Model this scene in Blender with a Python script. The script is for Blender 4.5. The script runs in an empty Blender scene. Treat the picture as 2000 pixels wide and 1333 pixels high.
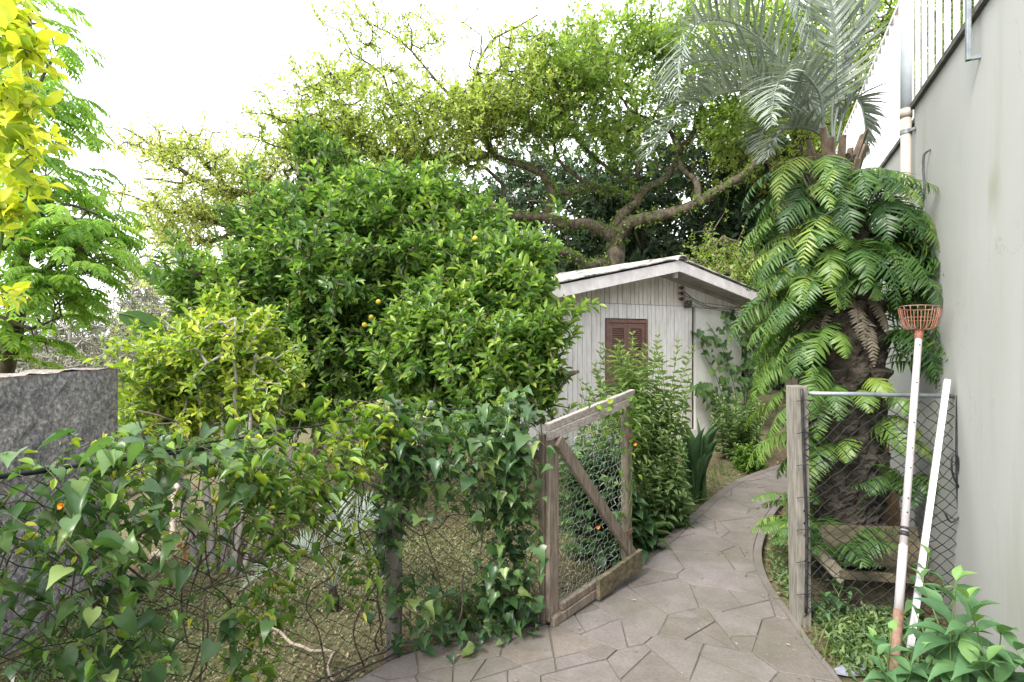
import bpy, math, random
import numpy as np
from mathutils import Vector

sc = bpy.context.scene
R = math.radians
rng = np.random.default_rng(11)
random.seed(5)

# ------------------------------------------------------------------ camera
F, HY, H = 1111.0, 655.0, 1.6          # focal length and horizon in photo pixels, eye height
cam = bpy.data.cameras.new("camera")
cam.lens = 20.0
cam.sensor_width = 36.0
cam.shift_y = -11.5 / 2000.0
cam.clip_start, cam.clip_end = 0.05, 2000
co = bpy.data.objects.new("camera", cam)
co.location = (0, 0, H)
co.rotation_euler = (R(90), 0, 0)
sc.collection.objects.link(co)
sc.camera = co

# ------------------------------------------------------------------ sky, sun, exposure
SUN = Vector((-0.48, -0.52, 0.70)).normalized()
w = bpy.data.worlds.new("World")
sc.world = w
w.use_nodes = True
nt = w.node_tree
bg = nt.nodes["Background"]
sky = nt.nodes.new("ShaderNodeTexSky")
sky.sky_type = 'NISHITA'
sky.sun_disc = False
sky.sun_elevation = math.asin(SUN.z)
sky.sun_rotation = math.atan2(SUN.x, SUN.y)
sky.dust_density = 4.0
mixc = nt.nodes.new("ShaderNodeMixRGB")          # high overcast veil over the blue
mixc.inputs[0].default_value = 0.86
mixc.inputs[2].default_value = (10.0, 10.2, 10.5, 1)
nt.links.new(sky.outputs[0], mixc.inputs[1])
nt.links.new(mixc.outputs[0], bg.inputs[0])
bg.inputs[1].default_value = 0.11
sl = bpy.data.lights.new("sun", 'SUN')
sl.energy = 2.2
sl.angle = R(22)
sl.color = (1.0, 0.96, 0.9)
so = bpy.data.objects.new("sun", sl)
so.rotation_euler = (-SUN).to_track_quat('-Z', 'Y').to_euler()
so.location = (0, 0, 30)
sc.collection.objects.link(so)
vs = sc.view_settings
vs.view_transform = 'Standard'
vs.look = 'None'
vs.gamma = 1
vs.exposure = 1.57
sc.cycles.max_bounces = 9
sc.cycles.diffuse_bounces = 6
sc.cycles.glossy_bounces = 2
sc.cycles.transmission_bounces = 6
sc.cycles.caustics_reflective = False
sc.cycles.caustics_refractive = False

# ------------------------------------------------------------------ helpers
def P(px, py, d):
    return np.array([(px - 1000) / F * d, d, H + (HY - py) / F * d])

def G(px, py, z=0.0):
    d = (H - z) * F / (py - HY)
    return np.array([(px - 1000) / F * d, d, z])

def unit(a):
    a = np.asarray(a, float)
    return a / np.maximum(np.linalg.norm(a, axis=-1, keepdims=True), 1e-9)

UP = np.array([0, 0, 1.0])

class MB:
    def __init__(s):
        s.V, s.Q, s.T, s.tq, s.tt, s.n = [], [], [], [], [], 0
    def add(s, V, Q=None, T=None, tint=0.0):
        V = np.asarray(V, float).reshape(-1, 3)
        if Q is not None and len(Q):
            Q = np.asarray(Q, int).reshape(-1, 4)
            s.Q.append(Q + s.n)
            s.tq.append(np.broadcast_to(np.asarray(tint, float), (len(Q),)))
        if T is not None and len(T):
            T = np.asarray(T, int).reshape(-1, 3)
            s.T.append(T + s.n)
            s.tt.append(np.broadcast_to(np.asarray(tint, float), (len(T),)))
        s.V.append(V)
        s.n += len(V)
    def mesh(s, name, off, smooth):
        V = np.concatenate(s.V) - np.asarray(off)
        Q = np.concatenate(s.Q) if s.Q else np.zeros((0, 4), int)
        T = np.concatenate(s.T) if s.T else np.zeros((0, 3), int)
        tint = np.concatenate((s.tq or [np.zeros(0)]) + (s.tt or [np.zeros(0)]))
        me = bpy.data.meshes.new(name)
        me.vertices.add(len(V))
        me.vertices.foreach_set("co", V.astype(np.float32).ravel())
        nl = Q.size + T.size
        me.loops.add(nl)
        me.loops.foreach_set("vertex_index", np.concatenate([Q.ravel(), T.ravel()]).astype(np.int32))
        me.polygons.add(len(Q) + len(T))
        st = np.concatenate([np.arange(len(Q)) * 4, Q.size + np.arange(len(T)) * 3]).astype(np.int32)
        me.polygons.foreach_set("loop_start", st)
        me.polygons.foreach_set("use_smooth", np.full(len(st), bool(smooth)))
        a = me.attributes.new("tint", 'FLOAT', 'FACE')
        a.data.foreach_set("value", tint.astype(np.float32))
        me.update(calc_edges=True)
        me.validate()
        return me

ORG = {}
def thing(name, label, cat, loc, group=None):
    o = bpy.data.objects.new(name, None)
    o.empty_display_size = 0.1
    o.location = loc
    sc.collection.objects.link(o)
    ORG[o.name] = np.asarray(loc, float)
    o["label"], o["category"] = label, cat
    if group:
        o["group"] = group
    return o

def obj(name, mb, mat, parent=None, smooth=False, loc=(0, 0, 0), label=None, cat=None, group=None, kind=None, bevel=0):
    off = ORG[parent.name] if parent is not None else np.asarray(loc, float)
    me = mb.mesh(name, off, smooth or mat.name.endswith(('leaf', 'blade')))
    me.materials.append(mat)
    o = bpy.data.objects.new(name, me)
    sc.collection.objects.link(o)
    if parent is not None:
        o.parent = parent
    else:
        o.location = loc
    ORG[o.name] = off
    if label: o["label"] = label
    if cat: o["category"] = cat
    if group: o["group"] = group
    if kind: o["kind"] = kind
    if bevel:
        m = o.modifiers.new("bevel", 'BEVEL')
        m.width, m.segments, m.limit_method = bevel, 2, 'ANGLE'
    return o

BOXQ = [(0, 3, 2, 1), (4, 5, 6, 7), (0, 1, 5, 4), (1, 2, 6, 5), (2, 3, 7, 6), (3, 0, 4, 7)]
def beam(mb, p0, p1, wd, th, n=None, tint=0.0, ends=(1, 1)):
    """box from p0 to p1; th along n, wd across"""
    p0, p1 = np.asarray(p0, float), np.asarray(p1, float)
    a = unit(p1 - p0)
    if n is None:
        n = np.array([0, 1.0, 0]) if abs(a[1]) < .9 else UP
    n = unit(n - a * np.dot(a, n))
    s = np.cross(a, n)
    V = []
    for p, e in ((p0, ends[0]), (p1, ends[1])):
        for i, j in ((-1, -1), (1, -1), (1, 1), (-1, 1)):
            V.append(p + s * i * wd / 2 * e + n * j * th / 2 * e)
    mb.add(V, BOXQ, tint=tint)

def box(mb, lo, hi, tint=0.0):
    (a, b, c), (d, e, f) = lo, hi
    mb.add([(a, b, c), (d, b, c), (d, e, c), (a, e, c), (a, b, f), (d, b, f), (d, e, f), (a, e, f)], BOXQ, tint=tint)

def frames(T):
    ref = np.where(np.abs(T[:, 2:3]) < .9, UP[None], np.array([[1.0, 0, 0]]))
    X = unit(np.cross(T, ref))
    return X, np.cross(X, T)

def seg_tubes(mb, P0, P1, R0, R1, sides=5, tint=0.0):
    P0, P1 = np.asarray(P0, float), np.asarray(P1, float)
    if not len(P0): return
    R0, R1 = np.broadcast_to(R0, (len(P0),)), np.broadcast_to(R1, (len(P0),))
    X, Y = frames(unit(P1 - P0))
    an = np.arange(sides) * 2 * np.pi / sides
    ring = X[:, None] * np.cos(an)[None, :, None] + Y[:, None] * np.sin(an)[None, :, None]
    V = np.concatenate([P0[:, None] + ring * R0[:, None, None], P1[:, None] + ring * R1[:, None, None]], 1)
    i = np.arange(sides); j = (i + 1) % sides
    q = np.stack([i, j, j + sides, i + sides], 1)
    Q = (q[None] + (np.arange(len(P0)) * 2 * sides)[:, None, None]).reshape(-1, 4)
    if np.ndim(tint): tint = np.repeat(tint, sides)
    mb.add(V, Q, tint=tint)

def tube(mb, pts, r, sides=8, tint=0.0, cap=True, rough=0.0):
    pts = np.asarray(pts, float)
    n = len(pts)
    r = np.broadcast_to(np.asarray(r, float), (n,))
    T = unit(np.gradient(pts, axis=0))
    X = np.zeros((n, 3))
    x = frames(T[:1])[0][0]
    for i in range(n):
        x = unit(x - T[i] * np.dot(x, T[i]))
        X[i] = x
    Y = np.cross(T, X)
    an = np.arange(sides) * 2 * np.pi / sides
    rr = r[:, None] * (1 + rough * rng.normal(size=(n, sides)))
    V = pts[:, None] + (X[:, None] * np.cos(an)[None, :, None] + Y[:, None] * np.sin(an)[None, :, None]) * rr[..., None]
    i = np.arange(sides); j = (i + 1) % sides
    q = np.stack([i, j, j + sides, i + sides], 1)
    Q = (q[None] + (np.arange(n - 1) * sides)[:, None, None]).reshape(-1, 4)
    V = V.reshape(-1, 3)
    Tt = []
    if cap:
        V = np.concatenate([V, pts[:1], pts[-1:]])
        a, b = n * sides, n * sides + 1
        Tt = [(a, jj, ii) for ii, jj in zip(i, j)] + [(b, (n - 1) * sides + ii, (n - 1) * sides + jj) for ii, jj in zip(i, j)]
    mb.add(V, Q, Tt, tint=tint)

def spline(pts, step=0.15, jit=0.0):
    """Catmull-Rom through pts (any columns), resampled"""
    p = np.asarray(pts, float)
    if len(p) == 2:
        p = np.stack([p[0], (p[0] + p[1]) / 2, p[1]])
    q = np.concatenate([[2 * p[0] - p[1]], p, [2 * p[-1] - p[-2]]])
    out = []
    for i in range(1, len(q) - 2):
        L = np.linalg.norm(q[i + 1][:3] - q[i][:3])
        m = max(2, int(L / step))
        t = np.linspace(0, 1, m, endpoint=False)[:, None]
        a, b, c, d = q[i - 1], q[i], q[i + 1], q[i + 2]
        out.append(.5 * ((2 * b) + (c - a) * t + (2 * a - 5 * b + 4 * c - d) * t**2 + (3 * b - a - 3 * c + d) * t**3))
    out = np.concatenate(out + [p[-1:]])
    if jit:
        out[1:-1, :3] += rng.normal(0, jit, out[1:-1, :3].shape)
    return out

# ------------------------------------------------------------------ leaf shapes (length along y, unit width, normal z)
def grid_leaf(rows):
    V, Q = [], []
    for (ym, ys, hw, zm, zs) in rows:
        V += [(-hw, ys, zs), (0, ym, zm), (hw, ys, zs)]
    for i in range(len(rows) - 1):
        a, b = 3 * i, 3 * i + 3
        Q += [(a, a + 1, b + 1, b), (a + 1, a + 2, b + 2, b + 1)]
    return np.array(V, float), np.array(Q), None

def strip_leaf(rows):
    V, Q = [], []
    for (y, hw, z) in rows:
        V += [(-hw, y, z), (hw, y, z)]
    for i in range(len(rows) - 1):
        a = 2 * i
        Q.append((a, a + 1, a + 3, a + 2))
    return np.array(V, float), np.array(Q), None

LEAF2 = (np.array([(0, 0, 0), (-.5, .3, .14), (-.38, .68, .1), (0, 1, -.12), (.38, .68, .1), (.5, .3, .14)], float), np.array([(0, 3, 2, 1), (0, 5, 4, 3)]), None)
RHOMB = (np.array([(0, 0, 0), (.5, .5, .08), (0, 1, -.05), (-.5, .45, .08)], float), np.array([(0, 1, 2, 3)]), None)
HEART = grid_leaf([(.06, -.1, .2, 0, .03), (.12, -.06, .42, .0, .07), (.24, .12, .52, .0, .1), (.42, .34, .46, .0, .1), (.62, .56, .3, -.03, .05), (.82, .79, .13, -.1, -.05), (1, .99, .01, -.2, -.2)])
def curl(t, fold, droop, skew):
    V = t[0].copy()
    V[:, 2] += fold * np.abs(V[:, 0]) - droop * V[:, 1]**2 + skew * V[:, 0] * V[:, 1]
    V[:, 0] *= 1 - .35 * abs(fold)
    return V, t[1], t[2]
LOBED = grid_leaf([(.08, -.06, .2, 0, .02), (.14, .02, .42, 0, .05), (.26, .2, .6, 0, .08), (.4, .36, .36, 0, .06), (.58, .54, .3, -.02, .03), (.8, .78, .13, -.08, -.05), (1, .99, .01, -.16, -.16)])
OVATE = grid_leaf([(0, 0, .03, 0, 0), (.1, .11, .24, .01, .06), (.25, .26, .43, .03, .11), (.42, .43, .49, .03, .14), (.6, .61, .37, 0, .09), (.78, .79, .18, -.07, -.02), (.9, .9, .065, -.14, -.11), (1, 1, .008, -.22, -.22)])
LANCE = grid_leaf([(0, 0, .03, 0, 0), (.25, .26, .42, .01, .1), (.55, .56, .46, -.02, .07), (.82, .83, .2, -.1, -.05), (1, 1, .01, -.2, -.2)])
BLADE = strip_leaf([(0, .35, 0), (.3, .5, .03), (.65, .36, .0), (1, .03, -.12)])
PINNA = strip_leaf([(0, .42, 0), (.2, .5, .02), (.5, .46, .0), (.8, .3, -.07), (1, .05, -.16)])
SWORD = grid_leaf([(0, 0, .35, 0, .2), (.3, .3, .5, 0, .2), (.65, .65, .42, -.01, .15), (.88, .88, .22, -.05, .02), (1, 1, .02, -.09, -.09)])

def leaves(mb, tpl, pos, d, n, wd, ln, tint):
    pos = np.asarray(pos, float).reshape(-1, 3)
    N = len(pos)
    if not N: return
    d = unit(np.broadcast_to(d, (N, 3)))
    n = np.broadcast_to(n, (N, 3))
    x = unit(np.cross(d, n))
    z = np.cross(x, d)
    TV, TQ, TT = tpl
    wd, ln = np.broadcast_to(wd, (N,)), np.broadcast_to(ln, (N,))
    V = (pos[:, None] + x[:, None] * (TV[None, :, 0:1] * wd[:, None, None])
         + d[:, None] * (TV[None, :, 1:2] * ln[:, None, None]) + z[:, None] * (TV[None, :, 2:3] * ln[:, None, None]))
    k = len(TV)
    Q = (TQ[None] + (np.arange(N) * k)[:, None, None]).reshape(-1, 4)
    tint = np.repeat(np.broadcast_to(tint, (N,)), len(TQ))
    mb.add(V, Q, tint=tint)

def rdir(n):
    return unit(rng.normal(size=(n, 3)))

# ------------------------------------------------------------------ materials
def newmat(name):
    m = bpy.data.materials.new(name)
    m.use_nodes = True
    t = m.node_tree
    return m, t, t.nodes, t.links, t.nodes["Principled BSDF"]

def ramp(N, stops):
    r = N.new("ShaderNodeValToRGB")
    e = r.color_ramp.elements
    e[0].position, e[0].color = stops[0][0], (*stops[0][1], 1)
    e[1].position, e[1].color = stops[-1][0], (*stops[-1][1], 1)
    for p, c in stops[1:-1]:
        x = e.new(p)
        x.color = (*c, 1)
    return r

def coords(N, L, scale=(1, 1, 1)):
    tc = N.new("ShaderNodeTexCoord")
    mp = N.new("ShaderNodeMapping")
    mp.inputs["Scale"].default_value = scale
    L.new(tc.outputs["Object"], mp.inputs[0])
    return mp.outputs[0]

def noise(N, L, vec, scale, detail=6, rough=.6):
    n = N.new("ShaderNodeTexNoise")
    n.inputs["Scale"].default_value = scale
    n.inputs["Detail"].default_value = detail
    n.inputs["Roughness"].default_value = rough
    L.new(vec, n.inputs["Vector"])
    return n.outputs["Fac"]

def mix(N, L, fac, a, b, mode='MIX'):
    m = N.new("ShaderNodeMixRGB")
    m.blend_type = mode
    for i, v in ((0, fac), (1, a), (2, b)):
        if isinstance(v, (int, float)): m.inputs[i].default_value = v
        elif isinstance(v, tuple): m.inputs[i].default_value = (*v, 1)
        else: L.new(v, m.inputs[i])
    return m.outputs[0]

def bump(N, L, h, strength, dist=.01):
    b = N.new("ShaderNodeBump")
    b.inputs["Strength"].default_value = strength
    b.inputs["Distance"].default_value = dist
    L.new(h, b.inputs["Height"])
    return b.outputs[0]

def leafmat(name, stops, trans=.35, rough=.45, spec=.4, tcol=(1.12, 1.25, .6)):
    """stops: colours for tint 0..1"""
    m, t, N, L, b = newmat(name)
    a = N.new("ShaderNodeAttribute")
    a.attribute_name = "tint"
    k = len(stops) - 1
    r = ramp(N, [(i / k, c) for i, c in enumerate(stops)])
    L.new(a.outputs["Fac"], r.inputs[0])
    v = coords(N, L)
    nz = noise(N, L, v, 40, 3)
    col = mix(N, L, .35, r.outputs[0], mix(N, L, 1.0, r.outputs[0], nz, 'MULTIPLY'))
    col = mix(N, L, 1.0, col, (1.18, 1.18, 1.18), 'MULTIPLY')
    L.new(col, b.inputs["Base Color"])
    b.inputs["Roughness"].default_value = rough
    b.inputs["Specular IOR Level"].default_value = spec
    tr = N.new("ShaderNodeBsdfTranslucent")
    L.new(mix(N, L, 1.0, col, tcol, 'MULTIPLY'), tr.inputs[0])
    ms = N.new("ShaderNodeMixShader")
    ms.inputs[0].default_value = trans
    L.new(b.outputs[0], ms.inputs[1])
    L.new(tr.outputs[0], ms.inputs[2])
    L.new(ms.outputs[0], N["Material Output"].inputs[0])
    return m

def solid(name, c1, c2, scale=12, rough=.75, bmp=.3, stretch=(1, 1, 1), spec=.3, metal=0.0, lo=.35, hi=.65, dist=.01, tintmul=0.0, detail=7):
    m, t, N, L, b = newmat(name)
    v = coords(N, L, stretch)
    n1 = noise(N, L, v, scale, detail)
    r = ramp(N, [(lo, c1), (hi, c2)])
    L.new(n1, r.inputs[0])
    col = r.outputs[0]
    if tintmul:
        a = N.new("ShaderNodeAttribute")
        a.attribute_name = "tint"
        g = ramp(N, [(0, (1 - tintmul,) * 3), (1, (1 + tintmul,) * 3)])
        L.new(a.outputs["Fac"], g.inputs[0])
        col = mix(N, L, 1.0, col, g.outputs[0], 'MULTIPLY')
    L.new(col, b.inputs["Base Color"])
    b.inputs["Roughness"].default_value = rough
    b.inputs["Specular IOR Level"].default_value = spec
    b.inputs["Metallic"].default_value = metal
    if bmp:
        L.new(bump(N, L, noise(N, L, v, scale * 3, 6), bmp, dist), b.inputs["Normal"])
    return m

M = {}
M['citrus'] = leafmat('citrus_leaf', [(.06, .13, .04), (.115, .215, .052), (.21, .34, .07), (.38, .48, .10)], .45, .28, .5)
M['yellowbush'] = leafmat('yellow_green_leaf', [(.12, .21, .04), (.24, .36, .055), (.41, .50, .075), (.60, .62, .10)], .42, .42)
M['golden'] = leafmat('golden_leaf', [(.20, .32, .04), (.42, .50, .05), (.60, .61, .06), (.70, .66, .08)], .5, .4)
M['fig'] = leafmat('broad_tree_leaf', [(.19, .24, .08), (.30, .37, .10), (.42, .49, .13), (.52, .53, .19)], .58, .5)
M['figgreen'] = leafmat('green_tree_leaf', [(.10, .16, .05), (.18, .275, .065), (.28, .38, .09), (.39, .47, .13)], .54, .45)
M['pale'] = leafmat('pale_tree_leaf', [(.28, .35, .12), (.42, .49, .15), (.54, .57, .21), (.56, .50, .26)], .58, .55)
M['dark'] = leafmat('dark_wood_leaf', [(.03, .055, .035), (.045, .085, .045), (.07, .12, .06), (.11, .175, .08)], .3, .5)
M['grey'] = leafmat('grey_acacia_leaf', [(.075, .085, .062), (.115, .125, .09), (.18, .19, .14), (.26, .27, .2)], .3, .6)
M['pinnate'] = leafmat('pinnate_leaf', [(.16, .30, .07), (.26, .43, .085), (.38, .54, .12), (.5, .62, .16)], .6, .45)
M['vine'] = leafmat('heart_vine_leaf', [(.03, .075, .03), (.06, .13, .045), (.11, .20, .065), (.24, .33, .10)], .4, .32, .5)
M['smallvine'] = leafmat('small_vine_leaf', [(.06, .14, .028), (.12, .23, .035), (.25, .36, .045), (.52, .52, .07)], .42, .4)
M['fern'] = leafmat('fern_leaf', [(.035, .09, .03), (.08, .165, .04), (.15, .255, .05), (.31, .39, .075)], .38, .42, .45)
M['palmleaf'] = leafmat('silver_palm_leaf', [(.10, .135, .105), (.17, .21, .17), (.27, .315, .26), (.38, .41, .33)], .18, .4, .5, (1.1, 1.15, .8))
M['deadfrond'] = leafmat('dry_frond_leaf', [(.10, .085, .06), (.16, .135, .10), (.23, .195, .15), (.3, .26, .2)], .2, .7)
M['herb'] = leafmat('herb_leaf', [(.075, .135, .055), (.145, .22, .085), (.22, .31, .115), (.34, .42, .15)], .42, .55)
M['broad'] = leafmat('broad_herb_leaf', [(.055, .135, .06), (.085, .19, .08), (.125, .25, .10), (.24, .40, .09)], .35, .6, .5)
M['sword'] = leafmat('sword_leaf', [(.05, .11, .05), (.08, .16, .07), (.12, .22, .09), (.2, .3, .1)], .2, .4)
M['grass'] = leafmat('grass_blade', [(.05, .09, .025), (.08, .13, .03), (.13, .17, .045), (.2, .2, .08)], .3, .6)
M['cover'] = leafmat('ground_cover_leaf', [(.11, .125, .06), (.17, .19, .085), (.25, .27, .13), (.34, .33, .21)], .3, .65)
M['litter'] = leafmat('leaf_litter', [(.07, .045, .03), (.14, .09, .055), (.24, .17, .11), (.36, .28, .19)], .1, .8, .2, (1.1, 1, .8))
M['bark'] = solid('rough_bark', (.045, .036, .028), (.15, .125, .09), 14, .9, .8, (1, 1, .4), dist=.03)
M['moss'] = solid('mossy_bark', (.033, .028, .019), (.135, .112, .075), 9, .95, .9, (1, 1, .6), dist=.05)
M['greybark'] = solid('grey_bark', (.16, .15, .13), (.36, .33, .3), 20, .85, .5, (1, 1, .4))
M['vinestem'] = solid('vine_stem', (.035, .028, .02), (.10, .08, .055), 30, .8, .4)
M['greenstem'] = solid('green_stem', (.06, .12, .03), (.12, .18, .05), 20, .6, .1)
M['frondstem'] = solid('frond_stem', (.2, .24, .13), (.34, .36, .22), 18, .5, .1)
M['palmtrunk'] = solid('palm_trunk', (.018, .015, .012), (.12, .10, .08), 11, .95, .9, dist=.03, lo=.32, hi=.72)
M['boot'] = solid('dry_leaf_base', (.06, .042, .03), (.22, .17, .125), 16, .85, .6, (1, 1, .3))
M['wood'] = solid('weathered_wood', (.10, .078, .058), (.285, .235, .19), 9, .85, .6, (6, 6, .9), lo=.3, hi=.7, tintmul=.25)
M['railwood'] = solid('grey_weathered_wood', (.2, .17, .15), (.40, .36, .33), 9, .85, .6, (1.2, 5, 6), lo=.3, hi=.7, tintmul=.2)
M['postwood'] = solid('grey_post_wood', (.125, .118, .10), (.245, .228, .195), 10, .85, .4, (6, 6, .8), tintmul=.2)
M['plank'] = solid('rotting_plank', (.075, .066, .042), (.19, .155, .10), 8, .9, .5, (1, 4, 4))
M['orangeplank'] = solid('orange_board', (.30, .18, .09), (.48, .33, .19), 6, .8, .2, (6, 6, .7))
M['wire'] = solid('dark_coated_wire', (.015, .018, .017), (.035, .04, .037), 30, .85, 0, spec=.1)
M['galv'] = solid('galvanised_wire', (.32, .34, .33), (.5, .52, .5), 30, .45, 0, metal=.5)
M['steelpipe'] = solid('grey_steel_pipe', (.19, .22, .24), (.3, .33, .35), 12, .45, .05, metal=.4)
M['whitepaint'] = solid('white_painted_metal', (.74, .73, .76), (.82, .81, .83), 8, .4, .03)
M['alu'] = solid('aluminium_pole', (.27, .24, .23), (.52, .48, .50), 14, .45, .08, (2, 2, .4), metal=.2, lo=.25, hi=.45)
M['rustpole'] = solid('rusty_pole_end', (.16, .09, .06), (.3, .2, .15), 20, .8, .3)
M['redwire'] = solid('red_enamel_wire', (.21, .075, .055), (.36, .17, .125), 30, .5, .1)
M['black'] = solid('black_rubber', (.015, .015, .017), (.04, .04, .042), 20, .5, 0)
M['greycable'] = solid('grey_cable', (.05, .055, .06), (.11, .115, .12), 20, .5, 0)
M['pvcgrey'] = solid('grey_downpipe', (.36, .40, .43), (.46, .5, .53), 6, .5, .03)
M['pvcbeige'] = solid('beige_downpipe', (.42, .36, .31), (.54, .49, .43), 6, .6, .05, (4, 4, .6))
M['shutter'] = solid('brown_red_shutter_paint', (.18, .10, .082), (.24, .142, .118), 10, .6, .2, (1, 1, 3))
M['barge'] = solid('white_barge_paint', (.50, .465, .46), (.64, .61, .60), 7, .6, .15, (1, 1, 1))
M['soffit'] = solid('grey_soffit', (.28, .25, .24), (.42, .39, .37), 6, .8, .2)
M['roof'] = solid('lichen_roof_sheet', (.12, .11, .10), (.48, .45, .41), 7, .95, .6, lo=.38, hi=.6)
M['plasterwhite'] = solid('white_plaster', (.70, .69, .66), (.80, .79, .76), 3, .85, .1)
M['brownclay'] = solid('brown_insulator', (.06, .03, .022), (.12, .06, .04), 20, .4, 0)
M['fruit'] = solid('orange_fruit', (.34, .33, .04), (.58, .42, .05), 14, .5, .2)
M['petal'] = solid('orange_petal', (.8, .16, .02), (.9, .4, .03), 30, .6, 0)
M['dryflower'] = solid('withered_flower', (.45, .2, .1), (.65, .38, .22), 30, .7, 0)
M['slate'] = solid('blue_grey_slate', (.15, .155, .2), (.26, .265, .33), 10, .6, .2)
M['stick'] = solid('dry_stick', (.22, .18, .14), (.36, .31, .25), 20, .8, .3)
M['mat_dark'] = solid('dark_plastic_edge', (.02, .022, .024), (.05, .05, .05), 20, .6, .2)

WD = unit(np.array([.432, 1, 0]))                 # along the wall, away from the camera
WN = np.array([WD[1], -WD[0], 0])                 # into the wall (to the right)
WQ = np.array([2.515, 3.23, 0])
def Wd(d, z=0, off=0.0):                          # point on the wall face at depth d
    return WQ + WD * ((d - 3.23) / WD[1]) + WN * off + UP * z
WT = 3.22
DC = 4.06
def mk_plaster():
    m, t, N, L, b = newmat('grey_green_plaster')
    v = coords(N, L)
    big = noise(N, L, v, .9, 5)
    r = ramp(N, [(.3, (.385, .39, .37)), (.7, (.43, .432, .415))])
    L.new(big, r.inputs[0])
    vs_ = coords(N, L, (3.2, 3.2, .4))
    st = noise(N, L, vs_, 1.6, 6, .65)
    rs = ramp(N, [(.54, (1, 1, 1)), (.80, (.86, .87, .79))])
    L.new(st, rs.inputs[0])
    col = mix(N, L, 1.0, r.outputs[0], rs.outputs[0], 'MULTIPLY')
    # greenish algae low down, with its own ragged edge
    sep = N.new("ShaderNodeSeparateXYZ")
    tc = N.new("ShaderNodeTexCoord")
    L.new(tc.outputs["Object"], sep.inputs[0])
    ad = N.new("ShaderNodeMath"); ad.operation = 'MULTIPLY_ADD'
    ad.inputs[1].default_value = 1.4
    L.new(noise(N, L, v, 2.2, 6), ad.inputs[0])
    L.new(sep.outputs[2], ad.inputs[2])
    ra = ramp(N, [(.55, (.985, .985, .97)), (1.35 / 1.5, (1, 1, 1))])
    L.new(ad.outputs[0], ra.inputs[0])
    col = mix(N, L, 1.0, col, ra.outputs[0], 'MULTIPLY')
    for (c, sx, sz, cc) in ((Wd(2.70, 2.28), 9, 5.5, (.27,.275,.2)), (Wd(2.74, 1.2), 8, 1.1, (.35,.35,.3)), (Wd(3.5, 1.0), 5, 1.6, (.35,.355,.3)), (Wd(2.62, 1.7), 6, .9, (.36,.36,.32)), (Wd(2.45, .5), 2.5, 3.2, (.33,.34,.27))):
        c = c - Wd(DC)
        mpp = N.new("ShaderNodeMapping")
        mpp.inputs["Location"].default_value = (-c[0] * sx, -c[1] * sx, -c[2] * sz)
        mpp.inputs["Scale"].default_value = (sx, sx, sz)
        L.new(tc.outputs["Object"], mpp.inputs[0])
        ln_ = N.new("ShaderNodeVectorMath"); ln_.operation = 'LENGTH'
        L.new(mpp.outputs[0], ln_.inputs[0])
        sb = N.new("ShaderNodeMath"); sb.operation = 'MULTIPLY_ADD'
        sb.inputs[1].default_value = 1.5
        L.new(noise(N, L, coords(N, L, (6, 6, 1.5)), 3, 8, .7), sb.inputs[0])
        L.new(ln_.outputs["Value"], sb.inputs[2])
        mr = N.new("ShaderNodeMapRange")
        mr.inputs[1].default_value, mr.inputs[2].default_value, mr.inputs[3].default_value, mr.inputs[4].default_value = .8, 1.7, (.6 if sz > 5 else .34), 0
        L.new(sb.outputs[0], mr.inputs[0])
        col = mix(N, L, mr.outputs[0], col, cc)
    vo = N.new("ShaderNodeTexVoronoi")
    vo.feature = 'DISTANCE_TO_EDGE'
    vo.inputs["Scale"].default_value = .8
    dv = N.new("ShaderNodeVectorMath"); dv.operation = 'ADD'
    nzc = N.new("ShaderNodeTexNoise"); nzc.inputs["Scale"].default_value = 2.5; nzc.inputs["Detail"].default_value = 7
    L.new(v, nzc.inputs["Vector"])
    L.new(v, dv.inputs[0]); L.new(nzc.outputs["Color"], dv.inputs[1])
    L.new(dv.outputs[0], vo.inputs["Vector"])
    rc_ = ramp(N, [(0, (.45, .45, .45)), (.004, (0, 0, 0))])
    L.new(vo.outputs["Distance"], rc_.inputs[0])
    msk = ramp(N, [(.48, (0, 0, 0)), (.56, (1, 1, 1))])
    L.new(noise(N, L, v, 1.3, 2), msk.inputs[0])
    col = mix(N, L, mix(N, L, 1.0, rc_.outputs[0], msk.outputs[0], 'MULTIPLY'), col, (.2, .2, .18))
    sp = noise(N, L, v, 70, 2)
    rp = ramp(N, [(.2, (.62, .6, .55)), (.25, (1, 1, 1))])
    L.new(sp, rp.inputs[0])
    col = mix(N, L, 1.0, col, rp.outputs[0], 'MULTIPLY')
    L.new(col, b.inputs["Base Color"])
    b.inputs["Roughness"].default_value = .85
    b.inputs["Specular IOR Level"].default_value = .2
    L.new(bump(N, L, noise(N, L, v, 45, 5), .12, .006), b.inputs["Normal"])
    return m
M['plaster'] = mk_plaster()

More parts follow.
